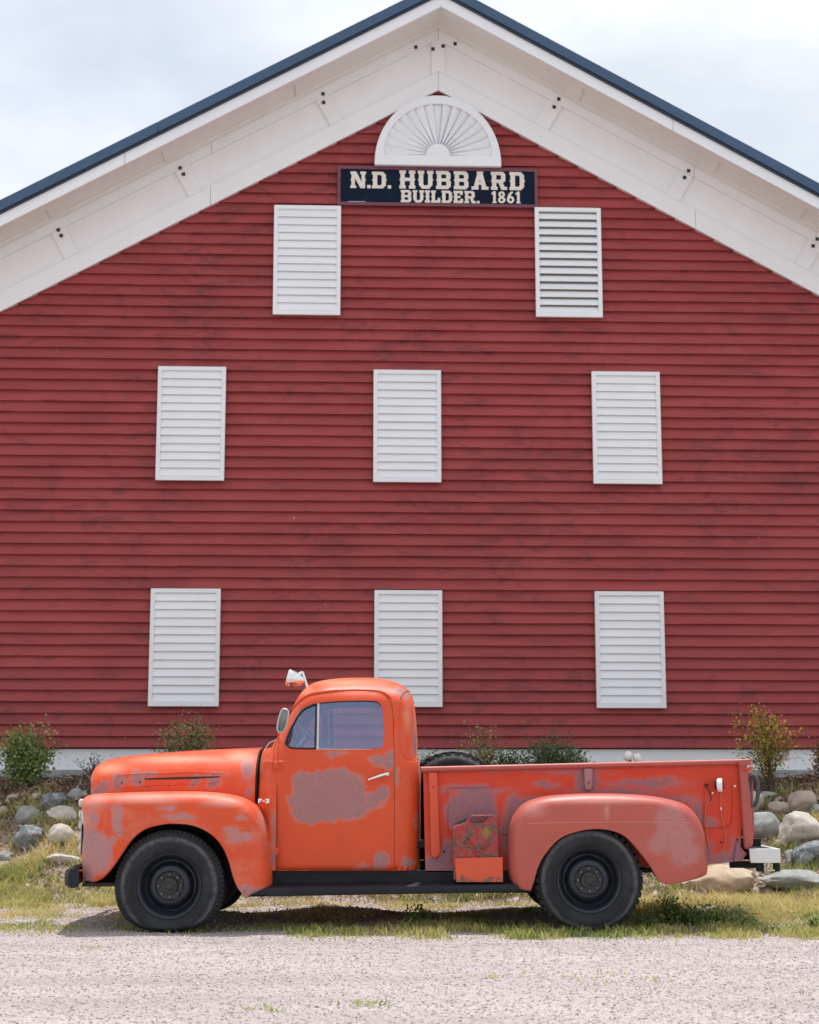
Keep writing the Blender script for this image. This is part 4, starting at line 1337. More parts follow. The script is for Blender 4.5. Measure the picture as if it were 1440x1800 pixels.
sill = MB().box(T(470, 1540, .2)[0], T(930, 1540, .2)[0], 0.215, 0.245, z0, z1).obj('splash_apron', M_BLK, truck, bevel=0.006)
mirror_obj(sill)
fx0, fx1 = T(150, 1540, .6)[0], T(1340, 1540, .6)[0]
for y in (0.50, 1.22):
    MB().box(fx0 + 0.05, fx1 - 0.02, y, y + 0.08, 0.50, 0.66).obj('chassis_rail', M_UNDER, truck, bevel=0.006)
MB().box(T(470, 1540, .5)[0], T(1310, 1540, .5)[0], 0.28, 1.52, 0.60, 0.655).obj('underfloor', M_UNDER, truck)
MB().box(fx0 + 0.2, T(470, 1540, .5)[0], 0.55, 1.25, 0.50, 1.02).obj('engine_bay', M_UNDER, truck)
lx, lz = T(168, 1553, 0.2)
MB().box(lx - 0.05, T(420, 1540, .4)[0], 0.36, 0.40, lz + 0.0, 0.98).obj('inner_fender_panel', M_WELL, truck)
mirror_obj(bpy.data.objects['inner_fender_panel'])
zz = T(185, 1553, 0.15)[1]
MB().box(T(150, 1550, .15)[0], T(225, 1550, .15)[0], 0.03, 0.36, zz - 0.015, zz + 0.01).obj('fender_floor', M_WELL, truck)

# ---- grille, headlamps
gx_ = T(146, 1450, 0.5)[0]
MB().box(gx_ + 0.03, gx_ + 0.06, 0.30, 1.50, T(150, 1500, .5)[1], T(150, 1400, .5)[1]).obj('grille_back', M_UNDER, truck)
for k, py in enumerate((1411, 1430, 1450, 1469, 1488)):
    zq = T(150, py, .5)[1]
    xg = T(137.5, py, .36)[0]
    MB().box(xg, xg + 0.045, 0.36, 1.44, zq - 0.030, zq + 0.030).obj('grille_bar', M_GALV, truck, bevel=0.018, seg=3, smooth=50)
for y in (0.28, 1.52):
    zq = T(150, 1432, .3)[1]
    MB().lathe([(0, -0.03), (0.05, -0.026), (0.085, -0.008), (0.092, 0.01), (0.10, 0.03)], 28, axis='X').move(Matrix.Translation((gx_ + 0.06, y, zq))).obj('headlamp', M_CHROME, truck, smooth=50)
# front bumper
z0, z1 = T(122, 1561, 0.0)[1], T(122, 1527, 0.0)[1]
xb = T(122, 1540, 0.0)[0]
bp = []
for t in np.linspace(-1, 1, 29):
    bp.append((xb - 0.06 * (1 - t * t) + (0.0 if abs(t) < .9 else 0.035 * ((abs(t) - .9) / .1) ** 2), YC + t * 0.94))
m_ = MB()
rows = []
for x, y in bp:
    rows.append([(x - 0.005, y, z0), (x - 0.032, y, z0 + 0.02), (x - 0.036, y, (z0 + z1) / 2), (x - 0.032, y, z1 - 0.02), (x - 0.005, y, z1), (x + 0.045, y, z1 - 0.008), (x + 0.045, y, z0 + 0.008)])
w_ = 7
m_.add([p for r in rows for p in r], [(i * w_ + k, i * w_ + (k + 1) % w_, (i + 1) * w_ + (k + 1) % w_, (i + 1) * w_ + k) for i in range(len(rows) - 1) for k in range(w_)] + [tuple(range(w_)), tuple(range((len(rows) - 1) * w_ + w_ - 1, (len(rows) - 1) * w_ - 1, -1))])
m_.obj('front_bumper', M_BLK, truck, smooth=50)
zq = (z0 + z1) / 2
for y in (0.46, 1.28):
    MB().box(xb, xb + 0.3, y, y + 0.06, zq - 0.04, zq + 0.05).obj('bumper_bracket', M_BED, truck, bevel=0.005)
a, b_ = T(119, 1527, 0.25), T(141, 1531, 0.25)
MB().tube([(a[0], 0.22, a[1]), (b_[0] + 0.03, 0.22, b_[1])], 0.009, 8).obj('bumper_stay', M_WIRE, truck, smooth=60)

# ---- bed
YB = 0.215                                        # outer face of the bed side
top = [(742, 1353.5), (900, 1349.5), (1100, 1344.5), (1300, 1339.5)]
pan = [T(*p, YB) for p in [(744, 1350), (1022, 1344), (1301, 1338), (1304, 1440), (1302, 1514), (1247, 1519), (1140, 1522), (930, 1530), (890, 1533), (748, 1534)]]
side_o = MB().prism(pan, YB, YB + 0.03).obj('bed_side', M_BED, truck, bevel=0.003)
side_f = mirror_obj(side_o)
def dep(px, py):
    return T(px, py, YB - 0.02)
rl = [T(p, 1352.7 - (p - 742) * 0.0239, YB - 0.03) for p in np.linspace(740, 1320, 24)]
ro_ = MB().tube([(x, YB - 0.018, z) for x, z in rl], 0.021, 12).obj('bed_rail', M_TAILP, truck, smooth=50)
fr_ = MB().tube([(x, YB - 0.018, z - 0.05) for x, z in rl], 0.021, 12).obj('bed_rail', M_TAILP, truck, smooth=50)
mirror_obj(fr_)
bpy.data.objects.remove(fr_)
# the far side sits a little lower, as the truck leans on its soft tyre
side_f.location.z = -0.05
fl0, fl1 = T(748, 1500, .5)[0], T(1302, 1500, .5)[0]
MB().box(fl0, fl1, YB + 0.031, 2 * YC - YB - 0.031, 0.70, 0.74).obj('bed_floor', M_UNDER, truck)
MB().box(fl0, fl0 + 0.03, YB + 0.031, 2 * YC - YB - 0.031, 0.741, T(745, 1356, YB)[1] - 0.03).obj('bed_front_panel', M_BED, truck, bevel=0.004)
tg0 = T(1312, 1500, .4)[0]
MB().box(tg0, tg0 + 0.035, YB + 0.02, 2 * YC - YB - 0.02, 0.68, T(1312, 1346, .4)[1] - 0.05).obj('tailgate', M_TAILP, truck, bevel=0.008, smooth=40)
# rear corner post
pp = [T(*p, YB - 0.04) for p in [(1299, 1341), (1313, 1341), (1320, 1400), (1324, 1470), (1324, 1486), (1317, 1494), (1309, 1492), (1305, 1440)]]
post = MB().prism(pp, YB - 0.055, YB - 0.001).obj('corner_post', M_TAILP, truck, bevel=0.016, seg=4, smooth=40)
mirror_obj(post)
cap = [T(*p, YB - 0.03) for p in [(1298, 1336), (1320, 1335), (1319, 1345), (1298, 1346)]]
MB().prism(cap, YB - 0.062, YB + 0.05).obj('post_cap', M_TAILP, truck, bevel=0.006, smooth=40)
low = [T(*p, YB - 0.02) for p in [(1296, 1478), (1306, 1494), (1314, 1500), (1304, 1514), (1290, 1515)]]
MB().prism(low, YB - 0.022, YB - 0.001).obj('corner_gusset', M_BED, truck, bevel=0.005)
# stake straps
stp = [T(*p, YB - 0.03) for p in [(753.5, 1358), (768.5, 1358), (770, 1400), (774.5, 1495), (772, 1504), (765, 1510), (759, 1506), (757.5, 1495), (755, 1400)]]
MB().prism(stp, YB - 0.045, YB - 0.001).obj('stake_strap', M_STRAP, truck, bevel=0.009, seg=3, smooth=40)
stp = [T(*p, YB - 0.03) for p in [(1027, 1351), (1042, 1351), (1041.5, 1382), (1039, 1389), (1030, 1389), (1028, 1382)]]
MB().prism(stp, YB - 0.04, YB - 0.001).obj('stake_strap', M_STRAP, truck, bevel=0.008, seg=3, smooth=40)
for p in ((762, 1384), (1035, 1376)):
    x, z = T(*p, YB - .04)
    MB().lathe([(0, -0.003), (0.006, -0.003), (0.006, 0.004)], 10).move(Matrix.Translation((x, YB - 0.045 if p[0] < 900 else YB - .04, z))).obj('rivet', M_SEAL, truck)
# pressed panel outlines on the bed side
def press(pxs, nm='bed_pressing', closed=False, r=0.006):
    pts = catmull([T(*p, YB) for p in pxs], 5, closed)
    MB().tube([(x, YB - 0.0005, z) for x, z in pts], r, 6, closed=closed).obj(nm, M_BED, truck, smooth=60)
press([(787, 1392), (787, 1430), (787.5, 1452), (790, 1460), (797, 1466)])
press([(787, 1392), (790, 1386), (830, 1384), (872, 1382)])
press([(1237, 1385), (1237, 1420), (1237, 1454), (1250, 1455), (1272, 1454), (1282, 1450), (1286, 1440), (1287, 1400), (1287, 1378)])
press([(880, 1465.5), (886, 1465.5), (893, 1465.5)])
for p in ((1292, 1382), (781, 1497), (1296, 1476), (1268, 1481), (1305, 1368)):
    x, z = T(*p, YB)
    MB().lathe([(0, -0.006), (0.008, -0.005), (0.010, 0.001)], 10).move(Matrix.Translation((x, YB, z))).obj('bolt_head', M_LENS if p[0] == 1292 else M_HUB, truck)
MB().box(T(748, 1540, .25)[0], T(930, 1540, .25)[0], YB + 0.012, YB + 0.05, T(800, 1562, .2)[1], T(800, 1531, .2)[1]).obj('bed_sill', M_BLK, truck)

# marker lamp with loose wires
lamp = empty('marker_lamp', (0, 0, 0), 0, truck)
x, z = T(1266, 1380, 0.14)
prof_ = [(0.0, -0.034), (0.02, -0.034), (0.040, -0.026), (0.048, -0.012), (0.049, 0.004), (0.045, 0.014), (0.0, 0.016)]
R_ = Matrix.Translation((x - 0.002, 0.14, z)) @ Matrix.Rotation(math.radians(-14), 4, 'Z')
MB().lathe([(r, h) for r, h in [(0.044, 0.020), (0.051, 0.014), (0.051, -0.006), (0.044, -0.02), (0.0, -0.022)]], 26, axis='X').move(R_).obj('lamp_shell', M_LENS, lamp, smooth=50)
MB().lathe([(0.0, -0.040), (0.03, -0.037), (0.043, -0.024), (0.044, -0.0205)], 22, axis='X').move(R_).obj('lamp_back', M_SEAL, lamp, smooth=50)
MB().lathe([(0.0, 0.036), (0.03, 0.032), (0.043, 0.0205)], 22, axis='X').move(R_).obj('lens', M_REDL, lamp, smooth=50)
MB().tube([(x, 0.14, z), (x, YB, z)], 0.012, 8).obj('lamp_stem', M_SEAL, lamp)
def wire(pxs, r, mat, nm='wire'):
    pts = catmull([T(*p, YB - 0.01) for p in pxs], 6)
    MB().tube([(a, YB - 0.012 - r, b_) for a, b_ in pts], r, 6).obj(nm, mat, lamp, smooth=60)
wire([(1267, 1392), (1268, 1410), (1267, 1422), (1270, 1440), (1274, 1460), (1275, 1478), (1272, 1490), (1264, 1498)], 0.0035, M_WIRE)
wire([(1249, 1409), (1243, 1413), (1240.5, 1425), (1241, 1445), (1243, 1470), (1246, 1490)], 0.0038, M_WIRE)
wire([(1241, 1382), (1246, 1389), (1250, 1400), (1248, 1410)], 0.003, M_SEAL)
wire([(1251, 1395), (1254, 1393.5)], 0.007, M_LENS, 'wire_connector')
wire([(1238, 1381), (1245, 1379)], 0.009, M_SEAL, 'wire_grommet')
wire([(1267, 1419), (1267.4, 1424)], 0.0055, M_LENS, 'wire_connector')

# rear bumper step
rbp = empty('rear_step', (0, 0, 0), 0, truck)
a, b_ = T(1318, 1494, 0.1), T(1373, 1517, 0.1)
x0, x1, zt, zb = a[0], b_[0], T(1345, 1492, .1)[1], T(1345, 1517, .1)[1]
MB().add([(x0, 0.10, zt), (x1, 0.10, zt), (x1, 0.10, zb), (x0 + 0.006, 0.10, zb), (x0, 0.135, zt), (x1, 0.135, zt), (x1, 0.135, zb), (x0 + 0.006, 0.135, zb)],
         [(0, 1, 2, 3), (7, 6, 5, 4), (0, 4, 5, 1), (1, 5, 6, 2), (2, 6, 7, 3), (3, 7, 4, 0)]).obj('step_side_plate', M_GALV, rbp, bevel=0.004)
MB().box(x1 - 0.035, x1, 0.136, 1.70, zb, zt).obj('step_beam', M_GALV, rbp, bevel=0.004)
MB().box(x0 + 0.01, x1 - 0.036, 0.136, 1.68, zt - 0.012, zt - 0.002).obj('step_tread', M_UNDER, rbp)
for p0, p1 in ((1331, 1342), (1361, 1370)):
    MB().box(T(p0, 1520, .2)[0], T(p1, 1520, .2)[0], 0.18, 0.24, T(1340, 1532, .2)[1], zb + 0.01).obj('step_bracket', M_UNDER, rbp)
MB().tube([(T(1346, 1517, .15)[0], 0.15, zb), (T(1346, 1530, .15)[0], 0.15, T(1346, 1530, .15)[1]), (T(1362, 1530, .15)[0], 0.15, T(1362, 1530, .15)[1])], 0.006, 6).obj('step_hook', M_GALV, rbp)
MB().box(T(1285, 1520, .4)[0], T(1335, 1520, .4)[0], 0.40, 0.46, T(1300, 1526, .4)[1], T(1300, 1514, .4)[1]).obj('bumper_bracket', M_UNDER, truck)
MB().tube([(T(1118, 1530, .3)[0], 0.3, T(1118, 1530, .3)[1]), (T(1160, 1528, .3)[0], 0.3, T(1160, 1528, .3)[1])], 0.02, 8).obj('exhaust_pipe', M_WELL, truck, smooth=60)

# ---- wheels
def wheel(px, py, Rt, flat, far=False, lugs=52, name='wheel', rot=0.0, coarse=False):
    x, z = T(px, py, 0.0)
    W = 0.205
    root_y = 0.0
    rim = MB()
    rim.lathe([(0.222, 0.012), (0.236, 0.006), (0.240, 0.000), (0.236, -0.006), (0.226, -0.002), (0.217, 0.012), (0.208, 0.020), (0.202, 0.045), (0.200, 0.070), (0.186, 0.082),
               (0.176, 0.080), (0.166, 0.066), (0.155, 0.048), (0.140, 0.034), (0.122, 0.026), (0.108, 0.026), (0.102, 0.036), (0.096, 0.038), (0.0, 0.038)], 64)
    rim.lathe([(0.222, 0.012), (0.205, 0.10), (0.205, W - 0.02), (0.230, W - 0.006)], 48)
    wo = rim.obj(name, M_RIM, truck, smooth=40)
    sgn = -1 if far else 1
    Mx = Matrix.Rotation(rot, 4, 'Y')
    # tyre
    prof_ = [(0.222, 0.020), (0.232, 0.004), (0.246, -0.004), (0.262, -0.012), (0.285, -0.022), (0.312, -0.027), (0.335, -0.024), (0.350, -0.016), (0.357, -0.016), (0.361, -0.010),
             (0.372, -0.004), (Rt - 0.020, 0.010), (Rt - 0.012, 0.030), (Rt - 0.008, 0.07), (Rt - 0.007, W / 2)]
    prof_ = prof_ + [(r, W - h) for r, h in prof_[-2::-1]]
    ty = MB().lathe(prof_, 96)
    tread = MB()
    for k in range(lugs):
        for sd_ in (0, 1):
            a0 = 2 * PI * (k + (0.5 if sd_ else 0)) / lugs
            wd = PI / lugs * (0.60 if coarse else 0.84)
            h0, h1 = (0.003, W * 0.46)
            cs = []
            for (aa, hh, rr) in [(-wd, h0 + 0.010, Rt), (wd, h0 + 0.010, Rt), (wd * 0.9 + 0.03, h1, Rt + 0.002), (-wd * 0.9 + 0.03, h1, Rt + 0.002),
                                 (-wd, h0 - (0.012 if coarse else 0.008), Rt - (0.045 if coarse else 0.034)), (wd, h0 - (0.012 if coarse else 0.008), Rt - (0.045 if coarse else 0.034)), (wd * 0.9 + 0.03, h1, Rt - 0.02), (-wd * 0.9 + 0.03, h1, Rt - 0.02)]:
                h_ = hh if not sd_ else W - hh
                cs.append((rr * math.cos(a0 + aa), h_, rr * math.sin(a0 + aa)))
            tread.add(cs, [(0, 1, 2, 3), (7, 6, 5, 4), (0, 4, 5, 1), (1, 5, 6, 2), (2, 6, 7, 3), (3, 7, 4, 0)])
    def squash(vs):
        res = []
        for vx, vy, vz in vs:
            lim = -z + 0.004
            r = math.hypot(vx, vz)
            if r > 0.24 and flat > 0:
                # soft tyre: the lower sidewall bulges, the tread is pressed flat on the ground
                k = max(0, -vz / Rt - 0.35) / 0.65
                k = k * k
                wgt = max(0.0, min(1.0, (r - 0.24) / 0.12))
                side_ = -1 if vy < W / 2 else 1
                vy = vy + side_ * flat * 0.55 * k * math.sin(PI * min(1, (r - 0.235) / (Rt - 0.235))) 
                span = Rt - 0.24
                if vz < 0:
                    low_ = Rt + lim                       # how much must be lost at the bottom
                    f_ = wgt * k
                    vz = vz + low_ * f_ * (1.0 if vz > lim - 0.2 else 1.0)
            if vz < lim:
                vz = lim + 0.002 * (r / Rt)
            res.append((vx, vy, vz))
        return res
    for o_ in (ty, tread):
        o_.v = squash(o_.v)
    to = ty.obj('tyre', M_TYRE, wo, smooth=35)
    tr_ = tread.obj('tread', M_TREAD, wo)
    MB().lathe([(0.0, -0.012), (0.016, -0.012), (0.020, -0.006), (0.030, -0.004), (0.036, 0.006), (0.056, 0.012), (0.060, 0.0385)], 28).obj('hub_cap', M_HUB, wo, smooth=35)
    for k in range(8):
        a = 2 * PI * k / 8 + 0.02
        n_ = MB().lathe([(0.0, 0.016), (0.008, 0.016), (0.011, 0.020), (0.0125, 0.0385)], 6)
        n_.move(Matrix.Translation((0.082 * math.cos(a), 0.0, 0.082 * math.sin(a)))).obj('lug_nut', M_NUT, wo)
    for k in range(4):
        a = PI / 4 + k * PI / 2 + 0.3 + rot
        q = MB()
        for i in range(7):
            t = a + (i - 3) * 0.055
            for r_ in (0.171, 0.181):
                q.v.append((r_ * math.cos(t), 0.0665 if r_ < .175 else 0.0795, r_ * math.sin(t)))
        q.v = [(a_, b_ - 0.0015, c_) for a_, b_, c_ in q.v]
        q.f = [(2 * i, 2 * i + 1, 2 * i + 3, 2 * i + 2) for i in range(6)]
        q.obj('hand_hole', M_DARK, wo)
    MB().tube([(0.195, 0.03, 0.05), (0.188, 0.006, 0.052)], 0.004, 6).move(Matrix.Rotation(2.2, 4, 'Y')).obj('valve_stem', M_SEAL, wo)
    wo.location = (x, 0.0, z)
    if far:
        wo.scale = (1, -1, 1)
        wo.location = (x, 2 * YC, z)
    return wo
wheel(297.5, 1557.5, 0.405, 0.075, lugs=72)
wheel(1036, 1547.5, 0.400, 0.02, lugs=44, rot=0.5, coarse=True)
wheel(297.5, 1557.5, 0.405, 0.04, far=True, lugs=72)
wheel(1036, 1547.5, 0.400, 0.02, far=True, lugs=44, rot=1.1, coarse=True)
for px, py in ((297.5, 1557.5), (1036, 1547.5)):
    x, z = T(px, py)
    MB().tube([(x, 0.12, z), (x, 2 * YC - 0.12, z)], 0.05, 10).obj('axle', M_UNDER, truck, smooth=60)
    MB().lathe([(0, 0.14), (0.15, 0.14), (0.16, 0.19), (0, 0.19)], 24).move(Matrix.Translation((x, 0, z))).obj('brake_drum', M_UNDER, truck, smooth=40)

for o in [q for q in bpy.data.objects if q.name.startswith('tmp')]:
    bpy.data.objects.remove(o)

# ------------------------------------------------------------------ things carried by the truck
def add_root(name, x, y, z):
    return empty(name, (x, TRUCK_Y + y, z))
# fuel can in its tray on the running board
cx, cz = T(842, 1552, -0.01)
can = add_root('fuel_can', cx, 0.0, RB_Z + 0.012)
tag(can, 'rusty red metal fuel can with a green lichen stain, standing on the running board', 'fuel can')
def cp(px, py):
    a = T(px, py, -0.01)
    return (a[0] - cx, a[1] - RB_Z - 0.012)
m = MT('rusty_red_can', 0.7, spec=0.3)
P = m.co(can)
f = m.noise(P, 14, 7, 0.7)
g = m.noise(P, 40, 5, 0.7)
c = m.ramp(g, [(0.3, (0.33, 0.03, 0.035)), (0.7, (0.46, 0.06, 0.055))])
c = m.mix(m.ramp(f, [(0.42, 0.0), (0.55, 0.95)]), c, m.ramp(g, [(0.35, (0.095, 0.055, 0.042)), (0.65, (0.20, 0.13, 0.10))]))
lc = cp(856, 1462)
q = m.vmath('LENGTH', m.vmath('MULTIPLY', m.vmath('SUBTRACT', P, (lc[0], 0, lc[1])), (1 / 0.055, 0, 1 / 0.085)), out=1)
q = m.math('ADD', q, m.math('MULTIPLY', m.math('SUBTRACT', f, 0.5), 3.0))
c = m.mix(m.ramp(q, [(0.1, 0.8), (0.6, 0.0)]), c, (0.20, 0.20, 0.06))
m.color(c)
m.bump(g, 0.4, 0.004)
M_CAN = m.m
m = MT('chipped_orange_tray', 0.55)
P = m.co(can)
f = m.noise(P, 22, 6, 0.75)
sep = m.n('ShaderNodeSeparateXYZ'); m.l(P, sep.inputs[0])
hgt = m.math('ADD', m.math('MULTIPLY', sep.outputs[2], -7.0), m.math('ADD', 0.16, m.math('MULTIPLY', m.math('SUBTRACT', f, 0.5), 3.6)))
lft = m.math('ADD', m.math('MULTIPLY', sep.outputs[0], -9.0), m.math('MULTIPLY', m.math('SUBTRACT', f, 0.5), 2.0))
rust = m.math('MAXIMUM', m.ramp(hgt, [(0.0, 0.0), (0.25, 1.0)]), m.ramp(lft, [(1.18, 0.0), (1.3, 1.0)]))
m.color(m.mix(rust, (0.64, 0.085, 0.03), (0.13, 0.09, 0.055)))
M_TRAY = m.m
body = [cp(*p) for p in [(798, 1548), (796.5, 1500), (795.5, 1458), (799, 1452), (808, 1450), (823, 1443.5), (827, 1435), (832, 1433), (868, 1432.5), (873, 1436), (875.5, 1445), (877.5, 1500), (879, 1548)]]
hole = [cp(*p) for p in [(826.5, 1446.5), (830, 1437), (860, 1436), (850, 1446.5)]]
bo = region([body], [hole], 0.115, 0.135).obj('can_body', M_CAN, can, bevel=0.010, seg=3, smooth=40)
YF = 0.02
for s in (1,):
    a, b_, c_ = cp(817, 1477), cp(841, 1505), cp(862, 1480)
    MB().tube([(a[0], YF, a[1]), (b_[0], YF, b_[1]), (c_[0], YF, c_[1])], 0.009, 6).obj('cross_rib', M_CAN, can, smooth=60)
    a, b_, c_ = cp(822, 1474), cp(841, 1497), cp(857, 1477)
    MB().tube([(a[0], YF, a[1]), (b_[0], YF, b_[1]), (c_[0], YF, c_[1])], 0.006, 6).obj('cross_rib', M_CAN, can, smooth=60)
a, b_ = cp(806, 1452), cp(820, 1443)
MB().tube([(a[0], 0.07, a[1]), (b_[0], 0.07, b_[1] - 0.005)], 0.018, 10).obj('spout_cap', M_HUB, can, smooth=50)
a, b_ = cp(800, 1452), cp(822, 1441)
MB().tube([(a[0], 0.05, a[1] + 0.012), (b_[0], 0.05, b_[1] + 0.012)], 0.006, 6).obj('cap_lever', M_HUB, can, smooth=50)
a, b_, c_, d = cp(802, 1551), cp(884.5, 1551), cp(883.5, 1507), cp(800, 1509)
tray = region([[a, b_, c_, d]], [], 0.006, 0.008).obj('can_tray_front', M_TRAY, can, bevel=0.002)
MB().box(a[0], b_[0], 0.009, 0.16, 0.0, 0.006).obj('can_tray_base', M_TRAY, can)
MB().box(b_[0] - 0.008, b_[0], 0.009, 0.16, 0.007, c_[1]).obj('can_tray_side', M_TRAY, can)

# spare tyre leaning in the bed
sxp, szp = T(797, 1330, 0.62)
spare = add_root('spare_tyre', sxp, 0.62, szp)
spare.location.z = szp - 0.350
spare.location.y = TRUCK_Y + 0.62
tag(spare, 'black lugged spare tyre standing in the truck bed behind the cab', 'tyre')
prof_ = [(0.235, 0.02), (0.262, -0.006), (0.30, -0.016), (0.335, -0.012), (0.355, 0.0), (0.372, 0.03), (0.375, 0.10)]
prof_ = prof_ + [(r, 0.20 - h) for r, h in prof_[-2::-1]]
MB().lathe(prof_, 80, close=True).obj('carcass', M_TYRE, spare, smooth=40)
td = MB()
for k in range(34):
    for sd_ in (0, 1):
        a0 = 2 * PI * (k + .5 * sd_) / 34
        cs = []
        for aa, hh, rr in [(-.055, .014, .388), (.055, .014, .388), (.075, .092, .392), (-.035, .092, .392), (-.055, 0.0, .352), (.055, 0.0, .352), (.075, .092, .365), (-.035, .092, .365)]:
            h_ = hh if not sd_ else .20 - hh
            cs.append((rr * math.cos(a0 + aa), h_, rr * math.sin(a0 + aa)))
        td.add(cs, [(0, 1, 2, 3), (7, 6, 5, 4), (0, 4, 5, 1), (1, 5, 6, 2), (2, 6, 7, 3), (3, 7, 4, 0)])
td.obj('tread', M_TREAD, spare)
# rubber loop hung over the tailgate corner
lx, lz = T(1322, 1389, 0.2)
M_LOOP = rubber('grey_loop_rubber', 0.06, 0.4)
lp = []
for a in np.linspace(0, 2 * PI, 36, endpoint=False):
    lp.append((0.027 * math.cos(a) + 0.006 * math.sin(a), -0.03 * math.cos(a), 0.108 * math.sin(a) * (1.0 if math.sin(a) > 0 else 1.05)))
loop = MB().tube(lp, 0.0155, 8, closed=True).obj('rubber_loop', M_LOOP, None, smooth=50)
loop.location = (lx + 0.008, TRUCK_Y + 0.17, lz)
tag(loop, "grey rubber loop hanging from the truck's tailgate corner", 'rubber loop')
MB().tube([(T(1304, 1352, .16)[0], 0.155, T(1304, 1352, .16)[1]), (T(1316, 1352, .16)[0], 0.15, T(1316, 1352, .16)[1]), (T(1323, 1350, .16)[0], 0.17, T(1323, 1349, .16)[1])], 0.011, 8).obj('tailgate_hook', M_BED, truck, smooth=50)
# ------------------------------------------------------------------ boulders on the bank
def ground_at(px, py):
    d = ray(px, py)
    ts = np.linspace(6.5, 19.0, 2500) / d.y
    X, Y, Z = d.x * ts, d.y * ts, CAM_H + d.z * ts
    G = hz(X, Y)
    k = np.argmax(Z < G) if np.any(Z < G) else len(ts) - 1
    return float(X[k]), float(Y[k]), float(G[k])
def rock_mat(name, dark, light, vein=None, scale=7):
    m = MT(name, 0.85, spec=0.3)
    P = m.co()
    f = m.noise(P, scale, 8, 0.7)
    g = m.noise(P, scale * 6, 5, 0.75)
    c = m.ramp(f, [(0.3, dark), (0.65, light)])
    c = m.mix(m.ramp(g, [(0.55, 0.0), (0.75, 0.45)]), c, tuple(x * 0.45 for x in light))
    if vein:
        c = m.mix(m.ramp(m.noise(P, scale * 0.6, 6, 0.6, 1.2), [(0.49, 0.0), (0.51, 0.75), (0.53, 0.0)]), c, vein)
    c = m.mix(m.ramp(m.noise(P, 3, 4), [(0.55, 0.0), (0.8, 0.35)]), c, (0.22, 0.15, 0.10))
    m.color(c)
    m.bump(m.math('ADD', f, m.math('MULTIPLY', g, 0.4)), 0.6, 0.02)
    return m.m
RK = dict(
    pale=rock_mat('rock_pale', (0.36, 0.33, 0.29), (0.60, 0.56, 0.50)),
    beige=rock_mat('rock_beige', (0.32, 0.26, 0.21), (0.52, 0.44, 0.37)),
    grey=rock_mat('rock_grey', (0.20, 0.21, 0.21), (0.38, 0.39, 0.38)),
    dark=rock_mat('rock_blue_grey', (0.085, 0.10, 0.115), (0.21, 0.235, 0.25), (0.5, 0.5, 0.48)),
    rust=rock_mat('rock_rusty', (0.42, 0.27, 0.17), (0.55, 0.46, 0.36)))
def rock_mesh(seed, sx, sy, sz, ang):
    r = np.random.default_rng(seed)
    bm = bmesh.new()
    bmesh.ops.create_icosphere(bm, subdivisions=4, radius=1.0)
    planes = []
    for _ in range(10 + int(ang * 10)):
        n = r.normal(size=3); n /= np.linalg.norm(n)
        planes.append((n, r.uniform(0.62, 0.93) if ang > 0.45 else r.uniform(0.76, 0.97)))
    ph = r.uniform(0, 6, 40)
    fr = r.normal(size=(12, 3))
    for v in bm.verts:
        p = np.array(v.co)
        low = sum(math.sin(p @ fr[k] * 1.9 + ph[k]) for k in range(4)) * 0.055
        p = p * (1 + low)
        for n, d in planes:                       # facets: flattened by cutting planes
            e = p @ n - d
            if e > 0: p = p - n * e * (0.95 if ang > 0.45 else 0.75)
        fine = sum(math.sin(p @ fr[k] * 5.5 + ph[k + 10]) for k in range(4, 8)) * 0.016 + sum(math.sin(p @ fr[k] * 15 + ph[k + 20]) for k in range(8, 12)) * 0.008
        p = p * (1 + fine)
        v.co = (p[0] * sx * 1.06, p[1] * sy, p[2] * sz * 1.06)
    me_ = bpy.data.meshes.new('boulder')
    bm.to_mesh(me_)
    bm.free()
    me_.polygons.foreach_set('use_smooth', [True] * len(me_.polygons))
    me_.set_sharp_from_angle(angle=math.radians(38))
    return me_
